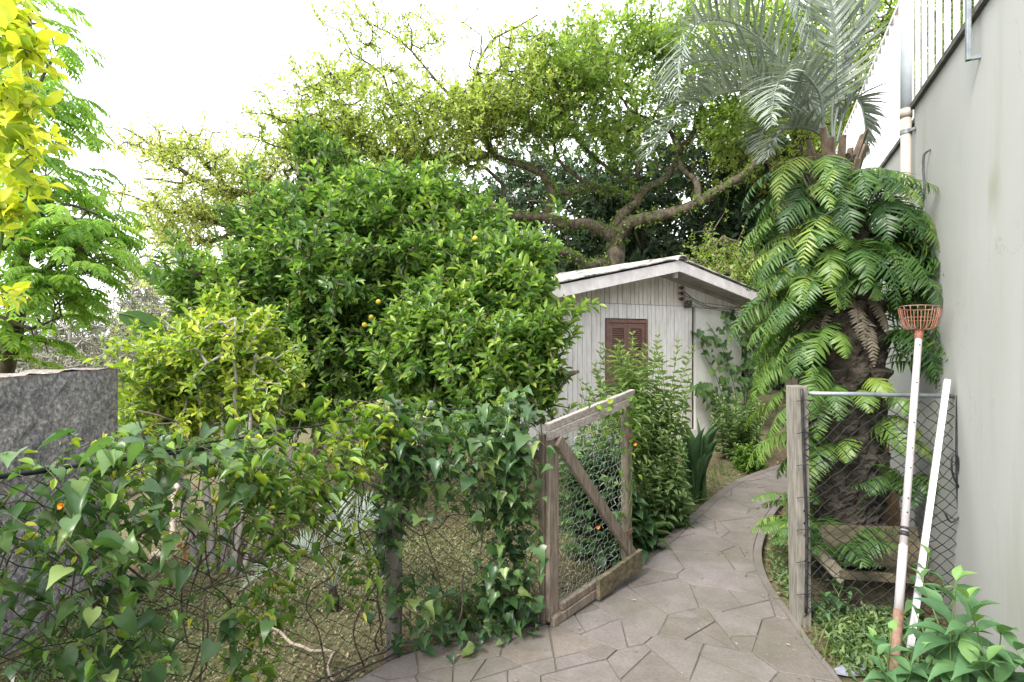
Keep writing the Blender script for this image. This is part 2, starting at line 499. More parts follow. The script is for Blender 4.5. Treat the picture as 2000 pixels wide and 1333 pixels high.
def mk_concrete():
    m, t, N, L, b = newmat('rough_dark_concrete')
    v = coords(N, L)
    n1 = noise(N, L, v, 38, 8, .8)
    r = ramp(N, [(.38, (.12, .115, .12)), (.5, (.25, .24, .245)), (.62, (.5, .485, .48))])
    L.new(n1, r.inputs[0])
    n2 = noise(N, L, v, 3, 5)
    r2 = ramp(N, [(.35, (.55, .55, .58)), (.65, (1.1, 1.08, 1.05))])
    L.new(n2, r2.inputs[0])
    col = mix(N, L, 1.0, r.outputs[0], r2.outputs[0], 'MULTIPLY')
    # rust-coloured lichen along the top edge
    sep = N.new("ShaderNodeSeparateXYZ")
    tc = N.new("ShaderNodeTexCoord")
    L.new(tc.outputs["Object"], sep.inputs[0])
    ad = N.new("ShaderNodeMath"); ad.operation = 'MULTIPLY_ADD'
    ad.inputs[1].default_value = .16
    L.new(noise(N, L, v, 9, 6), ad.inputs[0])
    L.new(sep.outputs[2], ad.inputs[2])
    mr = N.new("ShaderNodeMapRange")
    mr.inputs[1].default_value, mr.inputs[2].default_value = 1.45, 1.50
    L.new(ad.outputs[0], mr.inputs[0])
    col = mix(N, L, mr.outputs[0], col, (.22, .165, .115))
    L.new(col, b.inputs["Base Color"])
    b.inputs["Roughness"].default_value = .95
    b.inputs["Specular IOR Level"].default_value = .15
    L.new(bump(N, L, n1, .7, .012), b.inputs["Normal"])
    return m
M['concrete'] = mk_concrete()

def mk_stone():
    m, t, N, L, b = newmat('purple_grey_flagstone')
    v = coords(N, L)
    a = N.new("ShaderNodeAttribute"); a.attribute_name = "tint"
    r = ramp(N, [(0, (.16, .14, .128)), (.45, (.178, .157, .15)), (.85, (.195, .174, .171)), (1, (.19, .16, .138))])
    L.new(a.outputs["Fac"], r.inputs[0])
    n1 = noise(N, L, v, 4, 7, .7)
    r1 = ramp(N, [(.3, (.72, .72, .68)), (.7, (1.15, 1.14, 1.13))])
    L.new(n1, r1.inputs[0])
    col = mix(N, L, 1.0, r.outputs[0], r1.outputs[0], 'MULTIPLY')
    n2 = noise(N, L, v, 60, 4, .7)
    r2 = ramp(N, [(.3, (.78, .78, .78)), (.7, (1.12, 1.12, 1.12))])
    L.new(n2, r2.inputs[0])
    col = mix(N, L, 1.0, col, r2.outputs[0], 'MULTIPLY')
    n3 = noise(N, L, v, 1.3, 6, .65)
    r3 = ramp(N, [(.46, (0, 0, 0)), (.70, (.65, .65, .65))])
    L.new(n3, r3.inputs[0])
    col = mix(N, L, r3.outputs[0], col, (.11, .105, .07))
    n4 = noise(N, L, v, 34, 2)
    r4 = ramp(N, [(.73, (0, 0, 0)), (.76, (.7, .7, .7))])
    L.new(n4, r4.inputs[0])
    col = mix(N, L, r4.outputs[0], col, (.36, .36, .33))
    L.new(col, b.inputs["Base Color"])
    b.inputs["Roughness"].default_value = .8
    b.inputs["Specular IOR Level"].default_value = .25
    L.new(bump(N, L, n2, .35, .006), b.inputs["Normal"])
    return m
M['stone'] = mk_stone()
M['mortar'] = solid('path_mortar', (.075, .07, .05), (.16, .142, .12), 7, .9, .5, lo=.3, hi=.7)

def mk_ground():
    m, t, N, L, b = newmat('garden_soil')
    v = coords(N, L)
    n1 = noise(N, L, v, 1.1, 7, .65)
    r = ramp(N, [(.36, (.10, .075, .055)), (.5, (.12, .112, .066)), (.66, (.115, .13, .06))])
    L.new(n1, r.inputs[0])
    vo = N.new("ShaderNodeTexVoronoi")
    vo.inputs["Scale"].default_value = 55
    L.new(v, vo.inputs["Vector"])
    rv = ramp(N, [(0, (.55, .5, .45)), (1, (1.5, 1.45, 1.4))])
    L.new(vo.outputs["Color"], rv.inputs[0])
    col = mix(N, L, .8, r.outputs[0], mix(N, L, 1.0, r.outputs[0], rv.outputs[0], 'MULTIPLY'))
    L.new(col, b.inputs["Base Color"])
    b.inputs["Roughness"].default_value = .95
    b.inputs["Specular IOR Level"].default_value = .1
    L.new(bump(N, L, noise(N, L, v, 40, 6), .9, .02), b.inputs["Normal"])
    return m
M['ground'] = mk_ground()

def mk_board():
    m, t, N, L, b = newmat('white_flaking_boards')
    v = coords(N, L, (1, 1, .25))
    n1 = noise(N, L, v, 14, 7)
    r = ramp(N, [(.32, (.68, .65, .625)), (.6, (.86, .845, .83))])
    L.new(n1, r.inputs[0])
    a = N.new("ShaderNodeAttribute"); a.attribute_name = "tint"
    ra = ramp(N, [(0, (.74, .69, .62)), (.45, (.90, .87, .83)), (.55, (.96, .95, .94)), (1, (1.04, 1.04, 1.04))])
    L.new(a.outputs["Fac"], ra.inputs[0])
    col = mix(N, L, 1.0, r.outputs[0], ra.outputs[0], 'MULTIPLY')
    n2 = noise(N, L, coords(N, L, (3, 3, .7)), 9, 8, .75)
    r2 = ramp(N, [(.66, (0, 0, 0)), (.74, (.85, .85, .85))])
    L.new(n2, r2.inputs[0])
    col = mix(N, L, r2.outputs[0], col, (.27, .22, .18))
    L.new(col, b.inputs["Base Color"])
    b.inputs["Roughness"].default_value = .75
    return m
M['board'] = mk_board()
M['sheddark'] = solid('dark_board_gap', (.05, .04, .035), (.1, .08, .065), 12, .9, 0)

# ------------------------------------------------------------------ ground
def gz(x, y):
    x, y = np.asarray(x, float), np.asarray(y, float)
    z = -0.045 + .012 * np.sin(x * 2.1 + 1) * np.sin(y * 1.7) + .008 * np.sin(x * 5.3 + y * 3.1)
    z = z - np.clip((-2.9 - x) * .35, 0, 3.0) * np.clip((40 - np.hypot(x, y)) / 20, 0, 1)
    z = z + np.clip((y - 13) * .06, 0, .8) * (x > -3)
    return z

def axis(lo, hi, near, step, far):
    a = list(np.arange(lo, hi + 1e-6, step))
    g = step
    while a[-1] < far:
        g *= 1.5; a.append(a[-1] + g)
    g = step
    while a[0] > -far:
        g *= 1.5; a.insert(0, a[0] - g)
    return np.array(a)
gx, gy = axis(-6, 6, 0, .12, 500), axis(-1, 12, 0, .12, 500)
X, Y = np.meshgrid(gx, gy)
Z = gz(X, Y) + rng.normal(0, .006, X.shape) * (np.hypot(X, Y) < 15)
nx, ny = len(gx), len(gy)
idx = np.arange(nx * ny).reshape(ny, nx)
Q = np.stack([idx[:-1, :-1], idx[:-1, 1:], idx[1:, 1:], idx[1:, :-1]], -1).reshape(-1, 4)
mb = MB(); mb.add(np.stack([X, Y, Z], -1).reshape(-1, 3), Q)
obj('ground', mb, M['ground'], smooth=True, kind='structure')

# ------------------------------------------------------------------ path
left = [(-1.25, -2.5), (-1.25, 1.0)] + [tuple(G(*p)[:2]) for p in ((560, 1395), (690, 1333), (760, 1292), (925, 1232), (1065, 1182), (1180, 1122), (1265, 1076), (1330, 1022), (1400, 962), (1440, 937), (1490, 917), (1560, 896))]
right = [(1.62, -2.5), (1.62, 1.5)] + [tuple(G(*p)[:2]) for p in ((1720, 1440), (1652, 1340), (1590, 1262), (1552, 1205), (1505, 1140), (1488, 1088), (1494, 1048), (1515, 1000), (1560, 955), (1640, 918))]
def resample(p, n):
    p = spline(np.array([(a, b, 0) for a, b in p]), .03)[:, :2]
    s = np.concatenate([[0], np.cumsum(np.linalg.norm(np.diff(p, axis=0), axis=1))])
    u = np.linspace(0, s[-1], n)
    return np.stack([np.interp(u, s, p[:, 0]), np.interp(u, s, p[:, 1])], 1)
PL, PR = resample(left, 70), resample(right, 70)
mb = MB()
def z3(p, z): return np.concatenate([p, np.full((len(p), 1), z)], 1)
V = np.concatenate([z3(PL, -.14), z3(PL, -.004), z3(PR, -.004), z3(PR, -.14)])
Q = []
for k in range(3):
    for i in range(69):
        Q.append((k * 70 + i, (k + 1) * 70 + i, (k + 1) * 70 + i + 1, k * 70 + i + 1))
mb.add(V, Q)
obj('path_base', mb, M['mortar'], kind='structure')

mb = MB()  # unseen pale slab behind the camera, added to bounce light onto the wall
V = [(-2.5, -7, -.12), (6, -7, -.12), (2.0, .55, -.12), (-2.5, .55, -.12), (-2.5, -7, -.008), (6, -7, -.008), (2.0, .55, -.008), (-2.5, .55, -.008)]
mb.add(V, BOXQ)
obj('bounce_slab', mb, solid('pale_bounce_concrete', (.34, .32, .30), (.46, .44, .42), 6, .85, .3), kind='structure')

def clip(poly, p, n):
    """keep the side (x-p).n >= 0"""
    out = []
    for i in range(len(poly)):
        a, b = poly[i], poly[(i + 1) % len(poly)]
        da, db = (a - p) @ n, (b - p) @ n
        if da >= 0: out.append(a)
        if da * db < 0: out.append(a + (b - a) * da / (da - db))
    return out
def area(p):
    p = np.array(p)
    return .5 * abs(np.dot(p[:, 0], np.roll(p[:, 1], -1)) - np.dot(p[:, 1], np.roll(p[:, 0], -1)))
def slice_poly(poly, amax):
    A = area(poly)
    if A < amax * random.uniform(.35, 1.4): return [poly]
    p = np.array(poly)
    c = p.mean(0)
    u, s, vt = np.linalg.svd(p - c)
    ang = math.atan2(vt[0][1], vt[0][0]) + random.gauss(0, .3)
    n = np.array([math.cos(ang), math.sin(ang)])
    q = c + vt[0] * random.uniform(-.16, .16) * s[0]
    a, b = clip(poly, q, n), clip(poly, q, -n)
    if len(a) < 3 or len(b) < 3: return [poly]
    return slice_poly(a, amax) + slice_poly(b, amax)
def inset(poly, g):
    p = np.array(poly)
    c = p.mean(0)
    out = [x for x in p]
    for i in range(len(p)):
        a, b = p[i], p[(i + 1) % len(p)]
        e = b - a
        if np.hypot(*e) < 1e-5: continue
        n = np.array([-e[1], e[0]]) / np.hypot(*e)
        if (c - a) @ n < 0: n = -n
        out = clip(out, a + n * g, n)
        if len(out) < 3: return None
    return out
inn = []
for i in range(70):
    dv = PR[i] - PL[i]
    u = dv / np.hypot(*dv)
    t = np.clip((PL[i][1] - 3.2) / 1.0, 0, 1)
    inn.append((PL[i] + u * (.02 + .07 * t), PR[i] - u * (.03 + .03 * t)))
outline = [a for a, b in inn] + [b for a, b in inn[::-1]]
sv, sf, st_ = [], [], []
def add_stone(pp, zt):
    cen = pp.mean(0)
    tilt = np.array([random.gauss(0, .003), random.gauss(0, .003)])
    small = cen + (pp - cen) * (1 - .004 / max(.05, math.sqrt(area(pp))))
    k = len(pp); b0 = len(sv)
    sv.extend([(x, y, -.02) for x, y in pp] + [(x, y, zt - .003 + (np.array((x, y)) - cen) @ tilt) for x, y in pp] + [(x, y, zt + (np.array((x, y)) - cen) @ tilt) for x, y in small])
    tt = random.random()
    for i in range(k):
        j = (i + 1) % k
        sf.extend([(b0 + i, b0 + j, b0 + k + j, b0 + k + i), (b0 + k + i, b0 + k + j, b0 + 2 * k + j, b0 + 2 * k + i)])
        st_.extend([tt, tt])
    sf.append(tuple(b0 + 2 * k + i for i in range(k)))
    st_.append(tt)
i = 12
while i < 66:                                     # poured edging strips either side
    m_ = random.randint(4, 9)
    j = min(i + m_, 69)
    for outer, inner in ((PL, [a for a, b in inn]), (PR, [b for a, b in inn])):
        o_ = np.array([outer[t] + (inner[t] - outer[t]) * .04 for t in range(i, j + 1)]); n_ = np.array([inner[t] + (outer[t] - inner[t]) * .1 for t in range(i, j + 1)])
        o_[-1] += (o_[-2] - o_[-1]) * .04; n_[-1] += (n_[-2] - n_[-1]) * .04
        for t in range(len(o_) - 1):
            q = np.array([o_[t], o_[t + 1], n_[t + 1], n_[t]])
            b0 = len(sv)
            zz = -.0005
            sv.extend([(x, y, zz) for x, y in q]); sf.append((b0, b0 + 1, b0 + 2, b0 + 3)); st_.append(.3)
    i = j
sites = []
for q in range(6000):                             # irregular scatter of stone centres
    x = np.array([random.uniform(-2.2, 4.8), random.uniform(.1, 8.2)])
    if all(np.hypot(*(x - y)) > random.uniform(.24, .40) for y in sites): sites.append(x)
    if len(sites) >= 420: break
cells = []
for i, x in enumerate(sites):
    near = sorted((y for j, y in enumerate(sites) if j != i), key=lambda y: np.hypot(*(x - y)))[:14]
    c = [x + np.array(v) for v in ((-1, -1), (1, -1), (1, 1), (-1, 1))]
    for y in near:
        c = clip(c, (x + y) / 2, x - y)
        if len(c) < 3: break
    if len(c) < 3: continue
    if random.random() < .4: cells += slice_poly(c, .06)
    else: cells.append(c)
for c in cells:
    ci = inset(c, random.uniform(.0022, .0058))
    if ci is None: continue
    poly = outline
    cc = np.array(ci)
    cen = cc.mean(0)
    for i in range(len(cc)):
        a, b = cc[i], cc[(i + 1) % len(cc)]
        e = b - a
        if np.hypot(*e) < 1e-6: continue
        n = np.array([-e[1], e[0]]) / np.hypot(*e)
        if (cen - a) @ n < 0: n = -n
        poly = clip(poly, a, n)
        if len(poly) < 3: break
    if len(poly) < 3 or area(poly) < .002: continue
    # drop repeated points
    pp = [poly[0]]
    for q in poly[1:]:
        if np.hypot(*(q - pp[-1])) > .004: pp.append(q)
    if np.hypot(*(pp[0] - pp[-1])) < .004: pp.pop()
    if len(pp) < 3: continue
    pp = np.array(pp)
    add_stone(pp, .002 + random.uniform(-.0015, .002))
me = bpy.data.meshes.new('path')
me.from_pydata(sv, [], sf)
at = me.attributes.new("tint", 'FLOAT', 'FACE')
at.data.foreach_set("value", np.array(st_, np.float32))
me.materials.append(M['stone'])
o = bpy.data.objects.new('path', me)
o['kind'] = 'structure'
sc.collection.objects.link(o)

def inside_path(x, y):
    """True where the path lies, for arrays"""
    poly = np.concatenate([PL, PR[::-1]])
    ins = np.zeros(np.shape(x), bool)
    j = len(poly) - 1
    for i in range(len(poly)):
        xi, yi = poly[i]; xj, yj = poly[j]
        c = ((yi > y) != (yj > y)) & (x < (xj - xi) * (y - yi) / (yj - yi + 1e-12) + xi)
        ins ^= c
        j = i
    return ins

# ------------------------------------------------------------------ right-hand plaster wall, railing, pipe
base = Wd(DC)
wall = thing('boundary_wall', 'tall smooth grey-green plaster wall with water stains beside the path', 'wall', base)
def wallbox(mb, d0, d1, z0, z1, off0, off1, tint=0):
    V = [Wd(d0, z0, off0), Wd(d1, z0, off0), Wd(d1, z0, off1), Wd(d0, z0, off1), Wd(d0, z1, off0), Wd(d1, z1, off0), Wd(d1, z1, off1), Wd(d0, z1, off1)]
    mb.add(V, BOXQ, tint=tint)
mb = MB(); wallbox(mb, -1.5, DC, -.3, WT, 0, .22)
obj('wall_panel', mb, M['plaster'], wall)
mb = MB(); wallbox(mb, DC + .004, 9.5, -.3, WT - .03, .07, .26)
obj('wall_panel', mb, M['plaster'], wall)
mb = MB(); wallbox(mb, -1.5, DC + .03, WT + .002, WT + .035, -.025, .23); wallbox(mb, DC + .034, 9.5, WT - .028, WT + .005, .045, .27)
obj('coping', mb, solid('dark_coping', (.07, .065, .06), (.16, .15, .14), 9, .9, .3), wall)

rl = thing('metal_railing', 'white vertical bar railing along the top of the plaster wall', 'railing', Wd(3, WT))
mb = MB()
for d in np.arange(1.6, 8.6, .165):
    zb = WT + .03 if d < DC else WT + .0
    beam(mb, Wd(d, zb, .06), Wd(d, WT + 1.12, .06), .027, .027, WD)
obj('bars', mb, M['whitepaint'], rl)
mb = MB()
beam(mb, Wd(1.5, WT + 1.14, .06), Wd(8.6, WT + 1.14, .06), .035, .03, WN)
obj('rail', mb, M['whitepaint'], rl)
mb = MB()
for d in (3.25, 5.4, 7.4):
    mb = MB(); beam(mb, Wd(d, WT, .16), Wd(d, WT + 1.2, .16), .05, .05, WD); obj('support_post', mb, M['whitepaint'], rl)

dp = thing('downpipe', 'two-tone drainpipe, grey above and beige below, on the wall corner', 'drainpipe', Wd(DC, 1.9, -.05))
pc = lambda z: Wd(DC + .03, z, -.045)
mb = MB(); tube(mb, [pc(3.2), pc(3.6), pc(4.4)], .036, 16); obj('upper_pipe', mb, M['pvcgrey'], dp, True)
mb = MB(); tube(mb, [pc(1.75), pc(2.5), pc(3.2)], .034, 16); tube(mb, [pc(3.17), pc(3.23)], .0395, 16); obj('lower_pipe', mb, M['pvcbeige'], dp, True)
mb = MB()
for z in (2.05, 3.05):
    mb = MB(); tube(mb, [pc(z) , pc(z + .03)], .039, 16)
    beam(mb, pc(z + .015), Wd(DC - .04, z + .015, 0), .02, .02)
    obj('pipe_clamp', mb, M['steelpipe'], dp)

mb = MB()
cp = [Wd(3.68, 2.80, .0), Wd(3.70, 2.78, -.03), Wd(3.72, 2.68, -.03), Wd(3.72, 2.55, -.025), Wd(3.78, 2.42, -.03), Wd(3.88, 2.34, -.05), Wd(4.0, 2.29, -.09), Wd(4.15, 2.31, -.14), Wd(4.2, 2.37, -.16), Wd(4.12, 2.42, -.13), Wd(4.02, 2.38, -.1), Wd(4.0, 2.29, -.075)]
tube(mb, spline(cp, .02), .0075, 8)
obj('loose_cable', mb, M['greycable'], smooth=True, loc=cp[0], label='loose black cable looping out of the plaster wall to the drainpipe', cat='cable')
mb = MB()
bt = lambda z, off: Wd(2.86, z, off)
beam(mb, bt(2.99, -.05), bt(3.6, -.05), .03, .02, WN)
beam(mb, bt(3.0, -.06), bt(3.0, .0), .02, .02, UP)
obj('metal_bracket', mb, M['steelpipe'], loc=bt(3, 0), label='grey metal strap bracket hanging on the plaster wall near its top', cat='bracket', bevel=.002)

# ------------------------------------------------------------------ left concrete wall
mb = MB()
cx0, cx1, ct = -2.82, -2.6, 1.385
ys = np.arange(.3, 3.76, .06); ys[-1] = 3.75
zs = np.linspace(-.4, ct, 28)
for face_x, sgn in ((cx1, 1), (cx0, -1)):
    YY, ZZ = np.meshgrid(ys, zs)
    XX = face_x + rng.normal(0, .004, YY.shape)
    k = len(ys); idx = np.arange(YY.size).reshape(YY.shape)
    Q = np.stack([idx[:-1, :-1], idx[:-1, 1:], idx[1:, 1:], idx[1:, :-1]], -1).reshape(-1, 4)
    mb.add(np.stack([XX, YY, ZZ], -1).reshape(-1, 3), Q)
tz = ct + rng.normal(0, .006, len(ys))
for i in range(len(ys) - 1):
    mb.add([(cx0 - .003, ys[i], tz[i]), (cx1 + .003, ys[i], tz[i]), (cx1 + .003, ys[i + 1], tz[i + 1]), (cx0 - .003, ys[i + 1], tz[i + 1])], [(0, 1, 2, 3)])
box(mb, (cx0 + .001, 3.72, -.4), (cx1 - .001, 3.754, ct - .01))
obj('concrete_wall', mb, M['concrete'], loc=(-2.7, 3.7, 0), label='low rough dark concrete wall with rusty lichen on top', cat='wall')

# ------------------------------------------------------------------ tree machinery
def grow(limbs, targets, seg=.35, tip=.006, power=.5, jit=.05, plen=.12, rmax=None):
    """attach every target to the nearest branch; returns segment arrays"""
    pos, par, rad = [], [], []
    for lb in limbs:
        st = len(pos)
        for i, p in enumerate(lb):
            pos.append(p[:3]); par.append(len(pos) - 2 if i else -1); rad.append(p[3])
    nb = len(pos)
    cap = nb + len(targets) * 14
    A = np.zeros((cap, 3)); A[:nb] = pos
    pl = np.zeros(cap)
    par = par + [0] * (cap - nb)
    n = nb
    tg = np.asarray(targets)
    d0 = np.min(np.linalg.norm(tg[:, None] - A[None, :nb:2], axis=2), axis=1) if nb * len(tg) < 3e7 else np.linalg.norm(tg - A[0], axis=1)
    ends = np.zeros(len(tg), int)
    for t in np.argsort(d0):
        d = np.linalg.norm(A[:n] - tg[t], axis=1)
        j = int(np.argmin(d + plen * pl[:n]))
        m = min(13, max(1, int(d[j] / seg)))
        a, b = A[j].copy(), tg[t]
        k = j
        for i in range(1, m + 1):
            f = i / m
            q = a + (b - a) * f
            if i < m: q = q + rng.normal(0, jit, 3) + UP * (.10 * d[j] * math.sin(math.pi * f) * .35)
            A[n] = q; par[n] = k; pl[n] = pl[k] + d[j] / m
            k = n; n += 1
            if n >= cap - 1: break
        ends[t] = k
    cnt = np.zeros(n)
    cnt[ends] = 1
    for i in range(n - 1, nb - 1, -1):
        cnt[par[i]] += cnt[i]
    r = tip * np.maximum(cnt, 1) ** power
    if rmax: r = np.minimum(r, rmax)
    i = np.arange(nb, n)
    pi = np.array(par[nb:n])
    R0 = np.where(pi < nb, np.minimum(np.array(rad + [0])[np.minimum(pi, nb)] * .9, r[i] * 1.25), np.minimum(r[pi], r[i] * 1.6))
    return A[pi], A[i], R0, r[i], unit(A[ends] - A[np.array(par)[ends]])

def blob_pts(blobs, n, rmin=.5, lump=.28):
    C = np.array([b[0] for b in blobs]); Rr = np.array([b[1] for b in blobs])
    wt = np.array([b[2] for b in blobs], float); wt /= wt.sum()
    k = rng.choice(len(blobs), n, p=wt)
    d = rdir(n)
    ph = k * 1.7
    f = 1 + lump * (np.sin(d[:, 0] * 5 + ph) * np.sin(d[:, 1] * 5 + ph * 2) + .6 * np.sin(d[:, 2] * 9 + ph) * np.sin(d[:, 0] * 8 - ph))
    r = (rmin + (1 - rmin) * rng.random(n) ** .7) * f
    p = C[k] + d * r[:, None] * Rr[k]
    return p, unit(d / Rr[k]), k

def shoot_leaves(mb, pts, dirs, per, L, ln, wd, tpl, tint_base, spread=55, flat=.6, tint_var=.18, tipbright=.25, droop=0.0):
    n = len(pts)
    t = np.tile(np.linspace(.15, 1, per), n) + rng.normal(0, .06, n * per)
    pi = np.repeat(np.arange(n), per)
    D = dirs[pi]
    X, Y = frames(dirs)
    ph = np.tile(np.arange(per) * 2.4, n) + np.repeat(rng.random(n) * 6.28, per)
    rad = X[pi] * np.cos(ph)[:, None] + Y[pi] * np.sin(ph)[:, None]
    a = np.radians(spread + rng.normal(0, 14, n * per)) * (1.15 - .45 * t)
    d = D * np.cos(a)[:, None] + rad * np.sin(a)[:, None]
    d[:, 2] -= droop * (.5 + rng.random(n * per))
    pos = pts[pi] + D * ((t - 1) * L)[:, None] + rad * .004
    nr = UP[None] * flat + D * .4 + rdir(n * per) * .55
    s = rng.normal(1, .2, n * per).clip(.5, 1.5) * (1.12 - .3 * t)
    tint = np.repeat(np.broadcast_to(tint_base, (n,)), per) + rng.normal(0, tint_var, n * per) + tipbright * (t > .8)
    leaves(mb, tpl, pos, d, nr, wd * s, ln * s, tint.clip(0, 1))

def tree(name, label, cat, base, limbs, blobs, nsh, per, L, ln, wd, tpl, lm, bm, tint=.4, group=None, seg=.35, tip=.006, power=.5, rmin=.5, sides=8, jit=.05, upb=.5, lump=.28, spread=55, plen=.12, clumps=None, droop=0., rmax=None, tipbright=.25, rough=.06, thick=None):
    th = thing(name, label, cat, base, group)
    if clumps:
        c, o_, k = blob_pts(blobs, clumps[0], rmin, lump)
        i = rng.integers(0, len(c), nsh)
        pts = c[i] + rng.normal(0, clumps[1], (nsh, 3)) * np.array([1, 1, clumps[2] if len(clumps) > 2 else 1])
        out = unit(o_[i] + rdir(nsh) * .5)
        tb = (tint + rng.normal(0, .13, len(c)))[i]
    else:
        pts, out, k = blob_pts(blobs, nsh, rmin, lump)
        tb = tint + rng.normal(0, .1, nsh)
    sl_ = [spline(lb, .12, .006) for lb in limbs]
    if thick:
        for lb in sl_: lb[:, 3] *= thick
    p0, p1, r0, r1, td = grow(sl_, pts, seg, tip, power, jit, plen, rmax)
    mt = MB()
    for lb in sl_:
        tube(mt, lb[:, :3], np.maximum(lb[:, 3], .004), sides, rough=rough)
    seg_tubes(mt, p0, p1, r0, r1, 5)
    obj('trunk', mt, bm, th, True)
    mc = MB()
    dirs = unit(td * .6 + out * .6 + UP * upb + rdir(len(pts)) * .25)
    shoot_leaves(mc, pts, dirs, per, L, ln, wd, tpl, tb, spread, droop=droop, tipbright=tipbright)
    obj('crown', mc, lm, th)
    return th

def ball(px, py, rx, ry, d, rz=None, w=1.0):
    s = d / F
    return (P(px, py, d), np.array([rx * s, (rz if rz is not None else (rx + ry) / 2 * s), ry * s]), w)
def limb(pts, r0, r1, d0, d1=None):
    d1 = d0 if d1 is None else d1
    n = len(pts)
    return np.array([np.append(P(a, b, d0 + (d1 - d0) * i / (n - 1)), r1 + (r0 - r1) * (1 - i / (n - 1))**1.4) for i, (a, b) in enumerate(pts)])
def gp(x, y): return np.array([x, y, float(gz(x, y))])

# ------------------------------------------------------------------ shed
SC = np.array([.40, 7.39, 0]); SU = np.array([.837, .547, 0]); SV = np.array([-.547, .837, 0])
SU, SV = unit(SU), unit(SV)
def S(a, b, z): return SC + SU * a + SV * b + UP * z
shed = thing('garden_shed', 'white board-clad shed with low gable roof and brown shutters', 'shed', SC)
W_, D_, AP, SL = 4.15, 4.0, 2.075, .2075
ztop = lambda a: 2.58 - SL * abs(a - AP)          # top of the gable wall
def slab(mb, a0, a1, b0, b1, z0a, z0b, z1a, z1b, tint=0.0):
    V = [S(a0, b0, z0a), S(a1, b0, z0b), S(a1, b1, z0b), S(a0, b1, z0a), S(a0, b0, z1a), S(a1, b0, z1b), S(a1, b1, z1b), S(a0, b1, z1a)]
    mb.add(V, BOXQ, tint=tint)
mb = MB()
slab(mb, .0, AP, .03, D_, -.2, -.2, ztop(0), ztop(AP))
slab(mb, AP, W_, .03, D_, -.2, -.2, ztop(AP), ztop(W_))
obj('inner_wall', mb, M['sheddark'], shed)
mb = MB()
bw = .0835
na = int(W_ / bw)
for i in range(na + 1):
    a0, a1 = i * bw, min((i + 1) * bw - .0085, W_)
    if a1 - a0 < .02: continue
    dz = rng.normal(0, .002, 4)
    t = rng.random()
    slab(mb, a0, a1, .004 + dz[0], .031, 2.052, 2.052, ztop(a0), ztop(a1), .25 + .3 * t)
    if a1 < 2.98 and not (1.06 < (a0 + a1) / 2 < 1.92):
        slab(mb, a0, a1, -.004 + dz[1], .031, .12, .12, 2.045, 2.045, .55 + .45 * t)
    elif a1 < 2.98:
        slab(mb, a0, a1, -.004 + dz[1], .031, 1.84, 1.84, 2.045, 2.045, .55 + .45 * t)
        slab(mb, a0, a1, -.004 + dz[1], .031, .12, .12, .88, .88, .55 + .45 * t)
for i in range(int(D_ / bw)):                     # boards of the side wall
    b0, b1 = .03 + i * bw, .03 + (i + 1) * bw - .006
    V = [S(-.004, b0, .1), S(-.004, b1, .1), S(-.03, b1, .1), S(-.03, b0, .1), S(-.004, b0, 2.1), S(-.004, b1, 2.1), S(-.03, b1, 2.1), S(-.03, b0, 2.1)]
    mb.add(V, BOXQ, tint=.4 + .5 * rng.random())
obj('board_wall', mb, M['board'], shed)
mb = MB(); slab(mb, 2.99, W_ + .02, -.012, .031, -.2, -.2, 2.045, 2.045)
slab(mb, -.02, 2.98, -.015, .029, -.2, -.2, .11, .11)
obj('plaster_wall', mb, M['plasterwhite'], shed)
# roof sheets
mb = MB()
ov, sov = .45, .42
def zr(a): return 2.66 - SL * abs(a - AP)
nb_ = 150
bs = np.linspace(-ov - .05, D_ + .3, nb_)
for a0, a1 in ((-sov - .05, AP), (W_ + sov + .05, AP)):
    aa = np.linspace(a0, a1, 12)
    V = []
    for dzv in (0.045, 0.03):
        for b in bs:
            wv = .018 * math.sin(b * 2 * math.pi / .17)
            for a in aa:
                V.append(S(a, b, zr(a) + dzv + wv + (.004 * math.sin(a * 9 + b * 3))))
    Q = []
    N1 = nb_ * 12
    for i in range(nb_ - 1):
        for j in range(11):
            q = (i * 12 + j, i * 12 + j + 1, (i + 1) * 12 + j + 1, (i + 1) * 12 + j)
            Q += [q, tuple(N1 + k for k in q[::-1])]
    for j in range(11):
        Q += [(j, N1 + j, N1 + j + 1, j + 1)]
    for i in range(nb_ - 1):
        Q += [(i * 12, (i + 1) * 12, N1 + (i + 1) * 12, N1 + i * 12)]
    mb.add(V, Q)
rc = obj('roof', mb, M['roof'], shed)
mb = MB()
an = np.linspace(-.1, math.pi + .1, 9)
for i in range(9):
    b0, b1 = -ov - .09 + i * .54, -ov - .09 + i * .54 + .57
    r0 = .115
    V = []
    for b, r in ((b0, r0), (b1, r0 * .9)):
        for t in an: V.append(S(AP + r * math.cos(t), b, 2.66 + .01 + r * .62 * math.sin(t)))
        for t in an: V.append(S(AP + (r - .015) * math.cos(t), b, 2.66 - .005 + r * .62 * math.sin(t)))
    Q = []
    for j in range(8):
        Q += [(j, j + 1, 18 + j + 1, 18 + j), (9 + j + 1, 9 + j, 27 + j, 27 + j + 1), (j, 9 + j, 9 + j + 1, j + 1)]
    mb.add(V, Q)
obj('ridge_cap', mb, M['roof'], rc)
mb = MB()
for a0, a1 in ((-sov - .02, AP), (AP, W_ + sov + .02)):
    slab(mb, a0, a1, -ov - .03, -ov, zr(a0) - .15, zr(a1) - .15, zr(a0) + .005, zr(a1) + .005)
obj('barge_board', mb, M['barge'], shed, bevel=.003)
mb = MB()
for a0, a1 in ((-sov, AP), (AP, W_ + sov)):
    slab(mb, a0, a1, -ov + .002, 0, zr(a0) - .105, zr(a1) - .105, zr(a0) - .09, zr(a1) - .09)
slab(mb, -sov, -.03, .001, D_ + .2, zr(-sov) - .1, zr(0) - .1, zr(-sov) - .085, zr(0) - .085)
